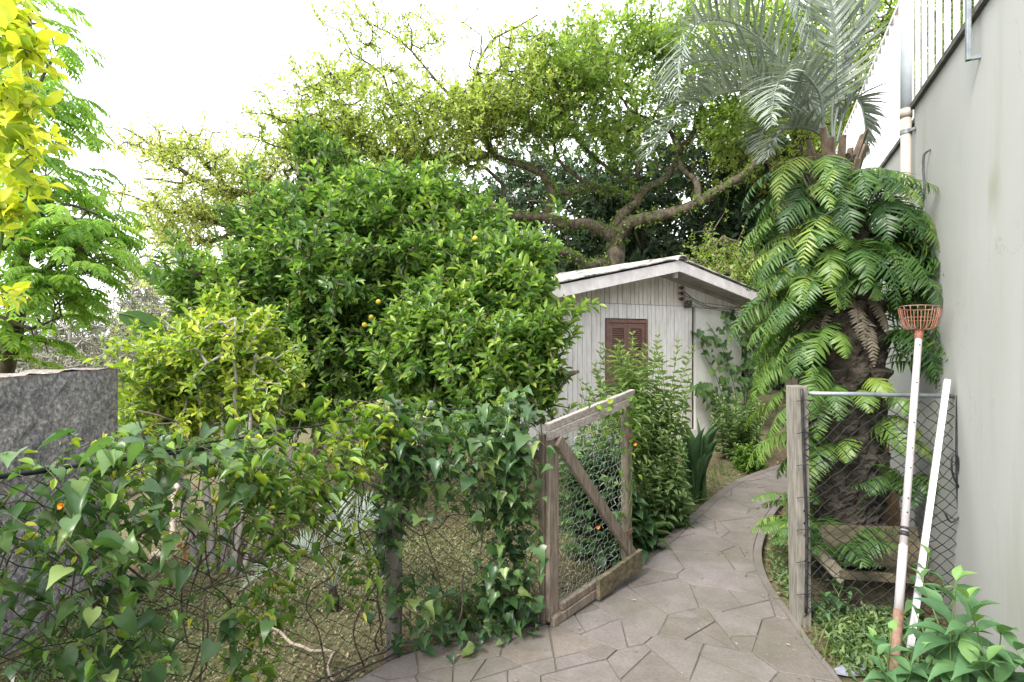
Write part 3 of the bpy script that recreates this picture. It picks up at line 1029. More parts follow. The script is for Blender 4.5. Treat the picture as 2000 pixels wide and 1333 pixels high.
for a0, a1 in ((0, AP), (AP, W_)):                # moulding under the soffit
    slab(mb, a0, a1, -.03, .002, zr(a0) - .15, zr(a1) - .15, zr(a0) - .107, zr(a1) - .107)
obj('soffit', mb, M['soffit'], shed)
# shuttered window
wf = MB()
wa0, wa1, wz0, wz1 = 1.08, 1.90, .88, 1.825
for a0, a1, z0, z1 in ((wa0, wa0 + .05, wz0, wz1), (wa1 - .05, wa1, wz0, wz1), (wa0 + .051, wa1 - .051, wz1 - .05, wz1), (wa0 + .051, wa1 - .051, wz0, wz0 + .05)):
    slab(wf, a0, a1, -.035, .03, z0, z0, z1, z1)
win = obj('window', wf, M['shutter'], shed, bevel=.003)
for s0, s1 in ((wa0 + .055, (wa0 + wa1) / 2 - .002), ((wa0 + wa1) / 2 + .002, wa1 - .055)):
    mb = MB()
    zz0, zz1 = wz0 + .055, wz1 - .055
    for a0, a1, z0, z1 in ((s0, s0 + .065, zz0, zz1), (s1 - .065, s1, zz0, zz1), (s0 + .065, s1 - .065, zz1 - .075, zz1), (s0 + .065, s1 - .065, zz0, zz0 + .08), (s0 + .065, s1 - .065, 1.32, 1.38)):
        slab(mb, a0, a1, -.022, .015, z0, z0, z1, z1)
    for z in np.arange(zz0 + .09, zz1 - .085, .032):
        if 1.30 < z < 1.39: continue
        V = [S(s0 + .06, -.02, z), S(s1 - .06, -.02, z), S(s1 - .06, .012, z + .026), S(s0 + .06, .012, z + .026)]
        V += [v + UP * .007 for v in V]
        mb.add(V, BOXQ)
    obj('shutter', mb, M['shutter'], win)
mb = MB()
for z in (2.33, 2.25, 2.16):
    tube(mb, [S(2.62, -.03, z), S(2.62, -.055, z), S(2.62, -.08, z)], [.026, .034, .02], 10)
    tube(mb, [S(2.62, .01, z), S(2.62, -.03, z)], .012, 8)
obj('wire_insulator', mb, M['brownclay'], shed, True)
mb = MB()
la = S(AP + .05, -ov + .1, 2.49)
tube(mb, [la + UP * .1, la + UP * .03, la - UP * .06], [.02, .036, .034], 14)
obj('eave_lamp', mb, M['whitepaint'], shed, True)
mb = MB()
wp = [S(2.62, -.06, 2.3), S(2.9, -.12, 2.14), S(3.3, -.12, 2.08), S(4.1, -.3, 2.06), S(5.2, -.9, 2.10)]
for k in range(5):
    q = [p + rng.normal(0, .025, 3) - UP * .02 * k for p in wp]
    tube(mb, spline(q, .06), .0045, 5)
for k in range(22):
    c = S(2.76, -.05, 2.08)
    a = rng.random(3) * 6.28
    t = np.linspace(0, 5, 16)
    tube(mb, np.stack([c[0] + .055 * np.cos(t + a[0]), c[1] - .03 * np.abs(np.sin(t * .7 + a[1])), c[2] + .055 * np.sin(t + a[2])], 1), .004, 4)
obj('cable_bundle', mb, M['greycable'], shed, True)

# ------------------------------------------------------------------ gate
GA, GB = np.array([.178, 3.13, 0]), np.array([.785, 3.80, 0])
GU = unit(GB - GA); GN = np.array([GU[1], -GU[0], 0])   # towards the camera side
GL = np.linalg.norm(GB - GA)
def gpt(a, h, off=0.0): return GA + GU * a + UP * (h + .055 * a / GL) + GN * off
gate = thing('garden_gate', 'open weathered timber gate with chicken wire and a diagonal brace', 'gate', GA)
mb = MB(); beam(mb, gpt(.055, .02, .012), gpt(.055, 1.03, .012), .085, .03, GN, .6); obj('stile', mb, M['wood'], gate, bevel=.004)
mb = MB(); beam(mb, gpt(.022, .0, -.022), gpt(.016, 1.05, -.022), .04, .035, GN, .15); obj('stile', mb, M['wood'], gate, bevel=.004)
mb = MB(); beam(mb, gpt(GL - .03, .06, -.005), gpt(GL - .03, 1.12, -.005), .06, .05, GN, .4); obj('stile', mb, M['wood'], gate, bevel=.005)
mb = MB()
beam(mb, gpt(-.01, 1.05, .032), gpt(GL - .02, 1.115, .032), .05, .028, GN, .9)
beam(mb, gpt(-.01, 1.097, .026), gpt(GL - .0, 1.165, .026), .042, .034, GN, .5)
obj('top_rail', mb, M['railwood'], gate, bevel=.004)
mb = MB(); beam(mb, gpt(.06, 1.015, .047), gpt(GL - .035, .10, .047), .07, .03, GN, .45); obj('diagonal_brace', mb, M['wood'], gate, bevel=.004)
mb = MB()
beam(mb, gpt(.02, .025, .04), gpt(GL - .02, .02, .04), .05, .03, GN, .7)
beam(mb, gpt(.10, .075, .034), gpt(GL - .02, .068, .034), .04, .03, GN, .5)
obj('bottom_rail', mb, M['wood'], gate, bevel=.004)
mb = MB()
n = 15
V, Q = [], []
for i in range(n):
    a = .42 + (GL + .02 - .42) * i / (n - 1)
    lo = -.008 + (.012 * rng.random() if 0 < i < n - 1 else 0) + .012 * (i > 4) * (i < 9)
    for off in (.057, .085):
        V += [gpt(a, lo, off), gpt(a, .118 + .012 * i / n, off)]
for i in range(n - 1):
    k = 4 * i
    Q += [(k + 2, k + 6, k + 7, k + 3), (k, k + 1, k + 5, k + 4), (k + 1, k + 3, k + 7, k + 5), (k, k + 4, k + 6, k + 2)]
Q += [(0, 2, 3, 1), (4 * n - 4, 4 * n - 3, 4 * n - 1, 4 * n - 2)]
mb.add(V, Q, tint=.55)
obj('patch_board', mb, M['plank'], gate, bevel=.003)
mb = MB()
p0, p1 = [], []
cw, ch, bb = .046, .046, .013
hexjit = {}
def hp(a, h):
    k = (round(a, 3), round(h, 3))
    if k not in hexjit:
        hexjit[k] = (rng.normal(0, .0025), rng.normal(0, .003), rng.normal(0, .006) + .012 * math.sin(a * 7 + h * 5))
    j = hexjit[k]
    return gpt(a + j[0], h + j[1], -.012 + j[2])
for r_ in range(26):
    for c in range(21):
        a = .06 + c * cw + (r_ % 2) * cw / 2; h = .05 + r_ * (ch - bb * .2)
        if a > GL - .04 or h > 1.08: continue
        t, ur, lr, ul = (a, h + .024), (a + cw / 2, h + .0105), (a + cw / 2, h - .0105 - .0022), (a - cw / 2, h + .0105)
        for u_, v_ in ((ur, lr), (t, ur), (t, ul)):
            p0.append(hp(*u_)); p1.append(hp(*v_))
seg_tubes(mb, p0, p1, .0012, .0012, 4)
obj('chicken_wire', mb, M['galv'], gate)
mb = MB()
for z in (.25, .88):
    mb = MB()
    tube(mb, [gpt(GL - .005, z - .03, -.01), gpt(GL - .005, z + .03, -.01)], .012, 8)
    beam(mb, gpt(GL - .10, z, .024), gpt(GL + .0, z, .024), .03, .006, GN)
    obj('hinge', mb, M['rustpole'], gate)

# ------------------------------------------------------------------ chain-link lattice
def chainlink(mb, A, B, z0, z1, w=.077, h=.064, r=.0016, sag=0.0, jit=.004):
    A, B = np.asarray(A, float), np.asarray(B, float)
    u = unit(B - A); n = np.array([u[1], -u[0], 0]); L = np.linalg.norm(B - A)
    nc, nr = int(L / (w / 2)), int((z1 - z0) / (h / 2))
    pts = {}
    for i in range(nc + 1):
        for k in range(nr + 1):
            if (i + k) % 2 == 0:
                z = z0 + (z1 - z0) * k / nr - sag * math.sin(math.pi * i / nc) * (k / nr)
                pts[i, k] = A + u * (L * i / nc) + UP * z + rng.normal(0, jit, 3) + n * (.015 * math.sin(i * .5 + k * .2))
    p0, p1 = [], []
    for (i, k), p in pts.items():
        for di in (-1, 1):
            q = pts.get((i + di, k + 1))
            if q is not None:
                p0.append(p); p1.append(q)
    seg_tubes(mb, p0, p1, r, r, 4)

fr = thing('mesh_fence_panel', 'short dark chain-link panel between a grey square post and the plaster wall', 'fence', (1.66, 3.23, 0))
FA, FB = np.array([1.70, 3.225, 0]), np.array([2.50, 3.225, 0])
mb = MB(); beam(mb, (1.645, 3.24, -.25), (1.622, 3.24, 1.312), .078, .10, (0, 1, 0), .6); obj('post', mb, M['postwood'], fr, bevel=.004)
mb = MB(); tube(mb, [(1.67, 3.235, 1.268), (2.0, 3.235, 1.264), (2.515, 3.24, 1.252)], .0125, 12); obj('top_rail', mb, M['steelpipe'], fr, True)
mb = MB(); chainlink(mb, (1.63, 3.18, 0), (2.505, 3.215, 0), .03, 1.235, r=.0025, sag=.01); obj('mesh', mb, M['wire'], fr)
mb = MB()
tube(mb, spline([(1.618, 3.178, 1.30), (1.63, 3.176, .9), (1.645, 3.176, .5), (1.64, 3.176, .05)], .05), .008, 8)
obj('edge_cable', mb, M['black'], fr, True); mb = MB()
tube(mb, spline([(2.512, 3.20, 1.26), (2.50, 3.19, .9), (2.515, 3.19, .5), (2.53, 3.19, .12)], .05), .0125, 10)
obj('edge_cable', mb, M['black'], fr, True)
mb = MB()
for z in np.arange(.15, 1.25, .18):
    mb = MB(); tube(mb, spline([(1.588, 3.175, z), (1.63, 3.166, z + .01), (1.69, 3.18, z)], .02), .0025, 5); obj('tie_wire', mb, M['black'], fr, True)
mb = MB()
tube(mb, spline([(2.51, 3.17, .72), (2.45, 3.16, .82), (2.44, 3.155, .92), (2.47, 3.155, .93), (2.49, 3.165, .83), (2.51, 3.17, .74), (2.56, 3.16, .62), (2.51, 3.17, .6), (2.44, 3.16, .56), (2.40, 3.16, .62)], .02), .005, 6)
obj('tie_wire', mb, M['black'], fr, True)

# fence with the climbers
F0, F1, F2, F3 = np.array([.15, 3.20, 0]), np.array([-.61, 2.89, 0]), np.array([-1.5, 1.68, 0]), np.array([-2.1, .85, 0])
FS = [0]
for a, b in ((F0, F1), (F1, F2), (F2, F3)): FS.append(FS[-1] + np.linalg.norm(b - a))
def fpt(s, h, off=0.0):
    s = np.asarray(s, float)
    P_ = np.stack([np.interp(s, FS, [p[k] for p in (F0, F1, F2, F3)]) for k in range(3)], -1)
    n1, n2 = np.array([.38, -.92, 0]), np.array([.805, -.593, 0])
    t = np.clip((s - .6) / .5, 0, 1)[..., None]
    n = n1 * (1 - t) + n2 * t
    return P_ + n * np.asarray(off)[..., None] + UP * np.asarray(h)[..., None], n
ff = thing('wire_fence', 'sagging dark chain-link fence overgrown with climbing vines beside the lawn', 'fence', F1)
mb = MB()
for a, b in ((F0, F1), (F1, F2), (F2, F3)): chainlink(mb, a, b, .0, 1.17, w=.085, h=.075, r=.0014, sag=.05, jit=.006)
obj('mesh', mb, M['wire'], ff)
mb = MB()
tube(mb, spline([F0 + UP * 1.2, F1 + UP * 1.2, F2 + UP * 1.18, F3 + UP * 1.2], .1, .004), .004, 6)
tube(mb, spline([F2 * .6 + F1 * .4 + UP * 1.17, F2 + UP * 1.185, F3 + UP * 1.19], .2), .007, 8)
for z in (.62,):
    tube(mb, spline([F0 + UP * z, F1 + UP * z, F2 + UP * z, F3 + UP * z], .1, .006), .002, 5)
obj('tension_wire', mb, M['wire'], ff, True)
for q, hgt, r_ in ((F1 + (-.0, .03, 0), 1.265, .042), (F3, 1.25, .045)):
    mb = MB(); tube(mb, spline([q + UP * -.2, q + UP * .6 + (.005, 0, 0), q + UP * hgt], .1), r_, 12, rough=.03); obj('post', mb, M['postwood'], ff, True)
mb = MB()
tube(mb, [q + UP * .0 for q in spline([F0 + (.06, -.05, 0), F1 + (.02, -.06, 0), F1 + (-.5, -.62, 0)], .06, .006)], .005, 6, rough=.2)
tube(mb, [q + UP * .03 for q in spline([F0 + (.06, -.03, 0), F1 + (.02, -.03, 0), F1 + (-.5, -.60, 0)], .06, .008)], .004, 6, rough=.2)
obj('ground_strip', mb, M['mat_dark'], ff, True)

# ------------------------------------------------------------------ poles, planter, stone
pp0, pp1 = np.array([1.79, 2.67, -.02]), np.array([2.385, 3.335, 1.60])
pk = thing('fruit_picker', 'aluminium fruit-picking pole with red wire basket leaning on the fence rail', 'fruit picker', (1.79, 2.67, 0))
pa = unit(pp1 - pp0); at_ = lambda t: pp0 + (pp1 - pp0) * t
mb = MB(); tube(mb, [at_(.17), at_(.34)], .0205, 18); tube(mb, [at_(.34), at_(1)], .0185, 18); obj('pole', mb, M['alu'], pk, True)
mb = MB(); tube(mb, [at_(0), at_(.172)], .0215, 18); obj('rusty_foot', mb, M['rustpole'], pk, True)
mb = MB(); tube(mb, [at_(.365), at_(.378)], .0215, 16); tube(mb, [at_(.383), at_(.39)], .021, 16); obj('tape_band', mb, M['black'], pk, True)
mb = MB()
fx, fy = frames(pa[None]); fx, fy = fx[0], fy[0]
toc = unit(np.array([-.3, -1, 0]) - pa * np.dot((-.3, -1, 0), pa)); tox = np.cross(pa, toc)
for t in (.22, .27, .43, .47, .56, .62, .70, .83, .96):
    c = at_(t) + toc * .0186
    tube(mb, [c - toc * .004, c + toc * .001], .0042, 8)
obj('peg_hole', mb, M['black'], pk)
# basket axis is nearly upright
ba = unit(pa * .25 + UP); bx_, by_ = frames(ba[None]); bx_, by_ = bx_[0], by_[0]
bc = pp1 + pa * .035
mb = MB()
tube(mb, [at_(.985), at_(1) + pa * .03], .0225, 16)
obj('collar', mb, M['redwire'], pk, True)
mb = MB()
NR = 18
ring = lambda r, z: [bc + ba * z + (bx_ * math.cos(t) + by_ * math.sin(t)) * r for t in np.linspace(0, 2 * math.pi, 41)]
for i in range(NR):
    t = i * 2 * math.pi / NR
    e = bx_ * math.cos(t) + by_ * math.sin(t)
    tube(mb, spline([bc + e * .015, bc + e * .06 + ba * .006, bc + e * .083 + ba * .028, bc + e * .098 + ba * .085, bc + e * .106 + ba * .13], .012), .0027, 6)
tube(mb, ring(.094, .065), .0018, 6, cap=False)
obj('basket_ribs', mb, M['redwire'], pk, True)
mb = MB(); tube(mb, ring(.107, .132), .003, 8, cap=False); obj('basket_rim', mb, M['rustpole'], pk, True)

wp0, wp1 = np.array([1.995, 2.86, -.02]), np.array([2.475, 3.235, 1.345])
wpole = thing('white_pole', 'thin square white-painted pole leaning on the fence beside the fruit picker', 'pole', (1.995, 2.86, 0))
wn = unit(np.array([-.55, -1, .2]))
M['polewhite'] = solid('scuffed_white_paint', (.30, .27, .24), (.66, .65, .67), 13, .5, .1, (2, 2, .5), lo=.28, hi=.42)
mb = MB(); beam(mb, wp0, wp1, .031, .031, wn); obj('shaft', mb, M['polewhite'], wpole, bevel=.003)
mb = MB()
wa = unit(wp1 - wp0); wn2 = unit(wn - wa * np.dot(wn, wa))
for t in (.3, .45, .58, .72, .86, .93):
    c = wp0 + (wp1 - wp0) * t + wn2 * .016
    tube(mb, [c - wn2 * .004, c + wn2 * .001], .003, 8)
obj('nail_hole', mb, M['black'], wpole)

pl = thing('planter_trough', 'rotting wooden planter trough on the ground between mesh panel and palm', 'planter', (2.25, 3.45, 0))
mb = MB()
A_, B_ = np.array([1.93, 3.52, 0]), np.array([2.58, 3.60, 0])
beam(mb, A_ + UP * .30, B_ + UP * .26, .24, .022, (-.1, -1, .35), .4)
obj('front_board', mb, M['plank'], pl, bevel=.003)
mb = MB(); beam(mb, (1.95, 3.42, .165), (2.62, 3.47, .10), .05, .06, (0, -1, .2), .7); obj('ledge_board', mb, M['plank'], pl, bevel=.004)
mb = MB(); beam(mb, (1.84, 3.44, .30), (1.98, 3.40, .14), .075, .025, (0, -1, .3), .8); obj('end_board', mb, M['stick'], pl, bevel=.003)
mb = MB(); beam(mb, (1.97, 3.48, .02), (2.62, 3.52, .02), .16, .03, (0, -1, 0), .1); beam(mb, (2.6, 3.5, 0), (2.63, 3.75, .3), .06, .02, (1, 0, 0)); obj('base_board', mb, M['vinestem'], pl, bevel=.003)
mb = MB(); beam(mb, (2.69, 4.12, -.03), (2.645, 4.14, 1.12), .14, .03, (-.3, -1, 0)); beam(mb, (2.80, 4.16, -.03), (2.77, 4.18, .62), .10, .03, (-.3, -1, 0))
obj('leaning_board', mb, M['orangeplank'], loc=(2.5, 4.2, 0), label='pale orange boards leaning on the plaster wall behind the planter', cat='boards', bevel=.004)
bm_ = MB()
nn = 9
an = np.arange(nn) * 2 * math.pi / nn
rr = np.array([.075, .06, .05, .055, .07, .08, .06, .05, .06])
g0 = G(1662, 1300, .0)
V = [g0 + (np.cos(a) * r_ * 1.1, np.sin(a) * r_ * .75, -.03) for a, r_ in zip(an, rr)] + [g0 + (np.cos(a) * r_ * 1.05, np.sin(a) * r_ * .7, -.012 + .012 * np.cos(a)) for a, r_ in zip(an, rr)] + [g0 + (.0, 0, -.008)]
bm_.add(V, [(i, (i + 1) % nn, nn + (i + 1) % nn, nn + i) for i in range(nn)], [(2 * nn, nn + i, nn + (i + 1) % nn) for i in range(nn)])
obj('broken_slate', bm_, M['slate'], loc=g0, label='small blue-grey broken slate lying on the path edge by the broad-leaved plant', cat='stone')

# ------------------------------------------------------------------ fronds
def arc(base, az, el0, el1, L, n=18, bend=1.0, swing=0.0):
    t = np.linspace(0, 1, n)
    el = np.radians(el0 + (el1 - el0) * t**bend)
    a = np.radians(az + swing * t)
    d = np.stack([np.cos(el) * np.cos(a), np.cos(el) * np.sin(a), np.sin(el)], 1)
    p = np.concatenate([[np.zeros(3)], np.cumsum((d[1:] + d[:-1]) / 2 * L / (n - 1), 0)])
    return np.asarray(base) + p

def frond(mb, curve, npair, ll, lw, prof, a0=75, a1=35, t0=.12, vee=.0, tpl=PINNA, tint=.4, r0=.006, side=None, droop=0.0, stem=None, jit=.07, tvar=.08, skip=0.0, roll=0.0):
    c = np.asarray(curve, float)
    s = np.concatenate([[0], np.cumsum(np.linalg.norm(np.diff(c, axis=0), axis=1))]); s /= s[-1]
    t = np.linspace(t0, .995, npair)
    pos = np.stack([np.interp(t, s, c[:, k]) for k in range(3)], 1)
    Tn = unit(np.gradient(c, axis=0))
    T = unit(np.stack([np.interp(t, s, Tn[:, k]) for k in range(3)], 1))
    ch = c[-1] - c[0]; ch[2] = 0
    if side is None:
        side = np.cross(unit(ch), UP) if np.linalg.norm(ch) > 1e-3 else np.array([1.0, 0, 0])
    Sd = unit(side[None] - T * (T @ side)[:, None])
    Nn = np.cross(Sd, T)
    if roll:
        Sd, Nn = Sd * math.cos(roll) + Nn * math.sin(roll), Nn * math.cos(roll) - Sd * math.sin(roll)
    Nn *= np.sign(Nn[:, 2:3] + 1e-6) if False else 1
    u = (t - t0) / (1 - t0)
    for sg in (-1, 1):
        k = rng.random(npair) >= skip
        a = np.radians(a0 + (a1 - a0) * u) + rng.normal(0, jit, npair)
        d = T * np.cos(a)[:, None] + Sd * (sg * np.sin(a))[:, None] + Nn * (vee + rng.normal(0, jit, npair))[:, None] - UP * droop
        l = ll * prof(u) * rng.normal(1, .05, npair)
        leaves(mb, tpl, pos[k], d[k], (Nn + rdir(npair) * .12)[k], lw * (.6 + .4 * prof(u))[k], l[k], (tint + rng.normal(0, tvar, npair))[k].clip(0, 1))
    (stem or mb) and tube(stem or mb, c, np.linspace(r0, r0 * .25, len(c)), 5, tint=tint, cap=False)

# ------------------------------------------------------------------ silver palm
PB = np.array([2.30, 3.98, 0])
axp = spline(np.array([(2.30, 3.98, -.05), (2.32, 3.98, .5), (2.335, 3.98, 1.2), (2.32, 3.97, 1.9), (2.27, 3.96, 2.5), (2.235, 3.95, 2.82)]), .02)
palm = thing('feather_palm', 'silvery feather palm with a thick scaly trunk beside the plaster wall', 'palm', PB)
mb = MB()
nr, ns = len(axp), 84
u = np.arange(ns) / ns
V = []
for i, p in enumerate(axp):
    z = p[2]
    R_ = np.interp(z, [-.05, .25, .8, 1.5, 2.1, 2.82], [.27, .25, .245, .255, .21, .13])
    row = z / .115
    cu = u * 11 + (math.floor(row) % 2) * .5
    fu = np.abs((cu % 1) - .5) * 2
    fv = row % 1
    ph = np.sin(np.floor(cu) * 12.9 + math.floor(row) * 78.2) * .5 + .5
    bumpf = (.25 + .75 * fv) * (1 - fu**2.5) * (.6 + .6 * ph)
    r = R_ * (.86 + .27 * bumpf) + rng.normal(0, .004, ns)
    V.append(np.stack([p[0] + r * np.cos(u * 6.2832), p[1] + r * np.sin(u * 6.2832), np.full(ns, z)], 1))
i = np.arange(ns); j = (i + 1) % ns
q = np.stack([i, j, j + ns, i + ns], 1)
mb.add(np.concatenate(V), (q[None] + (np.arange(nr - 1) * ns)[:, None, None]).reshape(-1, 4))
obj('trunk', mb, M['palmtrunk'], palm)
mb = MB()
for k in range(22):                                # cut leaf bases round the top
    az = k * 137.5 + rng.normal(0, 8)
    z = 2.52 + .36 * (k / 30)
    c = np.array([2.245, 3.95, z]); a = R(az)
    d = np.array([math.cos(a), math.sin(a), 0])
    r = .17 - .05 * (k / 30)
    L = rng.uniform(.12, .26)
    beam(mb, c + d * r * .8, c + d * (r + .05) + UP * L, .055, .02, d, ends=(1, .75))
obj('leaf_bases', mb, M['boot'], palm, bevel=.004)
crown = np.array([2.235, 3.95, 2.86])
prof_palm = lambda u: np.clip(np.sin(np.pi * (.16 + .80 * u))**.8, .12, 1)
def palm_frond(curve, tint=.45, ll=.40, n=60, mat='palmleaf', vee=.35, **kw):
    mb = MB()
    frond(mb, curve, n, ll, .017, prof_palm, 62, 28, .2, vee, BLADE, tint, .011, jit=.10, tvar=.2, **kw)
    obj('frond', mb, M[mat], palm)
def pix_frond(pts, d1, tint=.45, **kw):
    n = len(pts)
    q = [P(a, b, 3.95 + (d1 - 3.95) * (i / (n - 1))) for i, (a, b) in enumerate(pts)]
    q = [crown + (q[0] - crown) * .3] + q
    palm_frond(spline(q, .05), tint, **kw)
pix_frond([(1606, 240), (1560, 160), (1505, 97), (1455, 55), (1410, 40), (1372, 42), (1345, 66), (1330, 130), (1324, 185)], 3.55, .5)
pix_frond([(1600, 250), (1560, 215), (1500, 182), (1440, 176), (1392, 191), (1330, 232), (1290, 275), (1270, 306)], 3.6, .45)
pix_frond([(1610, 258), (1602, 187), (1572, 146), (1546, 139), (1522, 158), (1510, 200), (1507, 245)], 3.3, .55, ll=.27)
pix_frond([(1632, 232), (1662, 124), (1700, 35), (1734, -40), (1755, -90)], 3.8, .4)
pix_frond([(1600, 245), (1545, 190), (1475, 140), (1400, 118), (1340, 130), (1290, 175)], 4.0, .55)
pix_frond([(1600, 262), (1560, 248), (1520, 262), (1498, 310)], 3.7, .4, ll=.25)
pix_frond([(1625, 232), (1632, 120), (1622, 0), (1590, -120)], 3.7, .45)
pix_frond([(1648, 225), (1668, 190), (1682, 205), (1690, 250), (1688, 300)], 3.9, .35, ll=.24)
pix_frond([(1605, 235), (1580, 120), (1545, 20), (1500, -80), (1440, -130)], 4.2, .5)
pix_frond([(1600, 240), (1535, 150), (1470, 110), (1400, 130), (1360, 190)], 4.7, .35)
pix_frond([(1600, 255), (1550, 230), (1500, 240), (1470, 290)], 4.4, .3, ll=.28)
for az, el0, el1, L in ((95, 70, -20, 1.5), (150, 66, -30, 1.5)):
    palm_frond(arc(crown, az, el0, el1, L, 20, 1.3), .35 + .25 * rng.random())
for az, L in ((195, .62), (212, .5)):
    palm_frond(arc(crown - UP * .08, az, 25, -80, L, 16, .7), .6, .24, 40, 'deadfrond', .0, droop=.35, skip=.45)

# ------------------------------------------------------------------ ferns
prof_fern = lambda u: np.clip(np.sin(np.pi * (.28 + .70 * u))**.75, .06, 1)
def fern_frond(par, base, az, el0, el1, L, tint, ll=.115, n=24, swing=0, mat='fern'):
    mb = MB()
    frond(mb, arc(base, az, el0, el1, L, 16, .8, swing), n, ll * 1.18, .0145, prof_fern, 82, 55, .08, -.12, PINNA, tint, .0035, droop=.22, jit=.12, tvar=.10, skip=.05, roll=rng.normal(0, .4))
    obj('frond', mb, M[mat], par)
def trunk_pt(z, az):
    c = np.array([np.interp(z, axp[:, 2], axp[:, k]) for k in range(3)])
    r = np.interp(z, [0, .8, 1.5, 2.1, 2.82], [.25, .245, .255, .21, .13])
    return c + np.array([math.cos(R(az)), math.sin(R(az)), 0]) * r * .95
bigfern = thing('hanging_fern', 'big cascading green fern clothing the upper trunk of the silver palm', 'fern', trunk_pt(2.2, 225))
for k in range(90):
    az = rng.uniform(165, 375) if k % 3 else rng.uniform(150, 235)
    zf = rng.random()
    z = 1.62 + 1.08 * zf**.8
    if 245 < az < 305 and z < 1.95: z = rng.uniform(1.95, 2.65)
    if az > 325: z = min(z, 2.25)
    L = rng.uniform(.36, .78)
    fern_frond(bigfern, trunk_pt(z, az), az + rng.normal(0, 16), rng.uniform(20, 72), rng.uniform(-98, -66), L, rng.choice([.1, .3, .45, .6, .8]) + rng.normal(0, .08), rng.uniform(.085, .14), swing=rng.normal(0, 28))
sidefern = thing('hanging_fern', 'light green fern trailing down the shaded path side of the palm trunk', 'fern', trunk_pt(1.1, 185))
for k in range(56):
    az = rng.uniform(150, 226)
    z = rng.uniform(.75, 2.2)
    fern_frond(sidefern, trunk_pt(z, az), az + rng.normal(0, 14), rng.uniform(10, 58), rng.uniform(-94, -74), rng.uniform(.34, .58), rng.uniform(.3, .75), rng.uniform(.085, .115), swing=rng.normal(0, 15))
for k in range(7):
    az = rng.uniform(190, 290)
    fern_frond(bigfern if k > 3 else sidefern, trunk_pt(rng.uniform(1.55, 1.9), az), az, -20, -88, rng.uniform(.25, .42), .25, .05, 18, mat='deadfrond')
for k in range(26):
    az = rng.uniform(205, 330)
    fern_frond(bigfern, trunk_pt(rng.uniform(2.1, 2.72), az), az + rng.normal(0, 22), rng.uniform(0, 60), rng.uniform(-98, -75), rng.uniform(.4, .62), rng.uniform(.05, .6), rng.uniform(.10, .13), swing=rng.normal(0, 20))
wallfern = thing('hanging_fern', 'dark fern hanging from the palm trunk close against the plaster wall', 'fern', trunk_pt(2.0, 350))
for k in range(30):
    az = rng.uniform(300, 372)
    fern_frond(wallfern, trunk_pt(rng.uniform(1.4, 2.1), az), az + rng.normal(0, 14) - 10, rng.uniform(15, 50), rng.uniform(-95, -78), rng.uniform(.5, .8), rng.uniform(.1, .45), rng.uniform(.10, .13), swing=rng.normal(0, 14))
lowfern = thing('trunk_fern', 'small bright fern sprouting from the bare trunk behind the mesh panel', 'fern', trunk_pt(.95, 270))
for az, z, L in ((255, 1.22, .3), (285, 1.2, .34), (300, 1.05, .3), (275, .98, .36), (310, .92, .34), (240, .9, .3), (290, .72, .28), (268, 1.3, .26)):
    fern_frond(lowfern, trunk_pt(z, az), az, 40, -70, L, rng.uniform(.45, .85), .085, 22)
basefern = thing('ground_fern', 'leafy green fern growing at the foot of the palm beside the square post', 'fern', (2.05, 3.55, 0))
for k in range(18):
    az = rng.uniform(0, 360)
    fern_frond(basefern, np.array([2.02, 3.58, .22]), az, rng.uniform(35, 80), rng.uniform(-30, 0), rng.uniform(.32, .5), rng.uniform(.2, .5), .11, 20)
farfern = thing('ground_fern', 'drooping fern standing between the planter trough and the plaster wall', 'fern', (2.62, 3.75, .2))
for k in range(12):
    az = rng.uniform(150, 360)
    fern_frond(farfern, np.array([2.6, 3.8, .62]), az, rng.uniform(30, 75), rng.uniform(-70, -30), rng.uniform(.3, .42), rng.uniform(.1, .4), .10, 20)
pathfern = thing('ground_fern', 'pale fern leaning over the path at the palm foot', 'fern', (1.98, 4.15, 0))
for k in range(16):
    az = rng.uniform(140, 265)
    fern_frond(pathfern, np.array([2.06, 4.05, .18 + .3 * rng.random()]), az, rng.uniform(15, 60), rng.uniform(-60, -20), rng.uniform(.28, .42), rng.uniform(.3, .7), .08, 22)

# ------------------------------------------------------------------ citrus trees
def citrus(base, limbs, blobs, nsh, label, tint=.38):
    return tree('citrus_tree', label, 'citrus tree', base, limbs, blobs, nsh, 11, .18, .088, .037, LEAF2, M['citrus'], M['bark'], tint, 'citrus trees', .3, .0042, .46, .45, 9, .04, .55, .34, 56, clumps=(int(nsh / 8), .12), rmax=.05, rough=.1)
D = 5.7
cb = G(800, 960)
L1 = [np.array([(cb[0], cb[1] + .1, -.1, .09), (cb[0] - .03, cb[1] + .1, .45, .08), (cb[0] - .12, cb[1] + .05, .9, .065), (cb[0] - .35, cb[1], 1.35, .05), (cb[0] - .6, cb[1] - .1, 1.9, .035), (cb[0] - .65, cb[1], 2.5, .02)]),
      np.array([(cb[0] - .1, cb[1] + .05, .8, .06), (cb[0] + .25, cb[1] - .1, 1.3, .045), (cb[0] + .4, cb[1] - .1, 2.0, .03), (cb[0] + .35, cb[1], 2.7, .015)]),
      np.array([(cb[0] - .2, cb[1], 1.1, .05), (cb[0] - .9, cb[1] - .2, 1.4, .035), (cb[0] - 1.6, cb[1] - .2, 1.7, .02)]),
      np.array([(cb[0] - .02, cb[1] + .1, .3, .06), (cb[0] - .5, cb[1] + .3, .9, .04), (cb[0] - 1.1, cb[1] + .3, 1.3, .025)])]
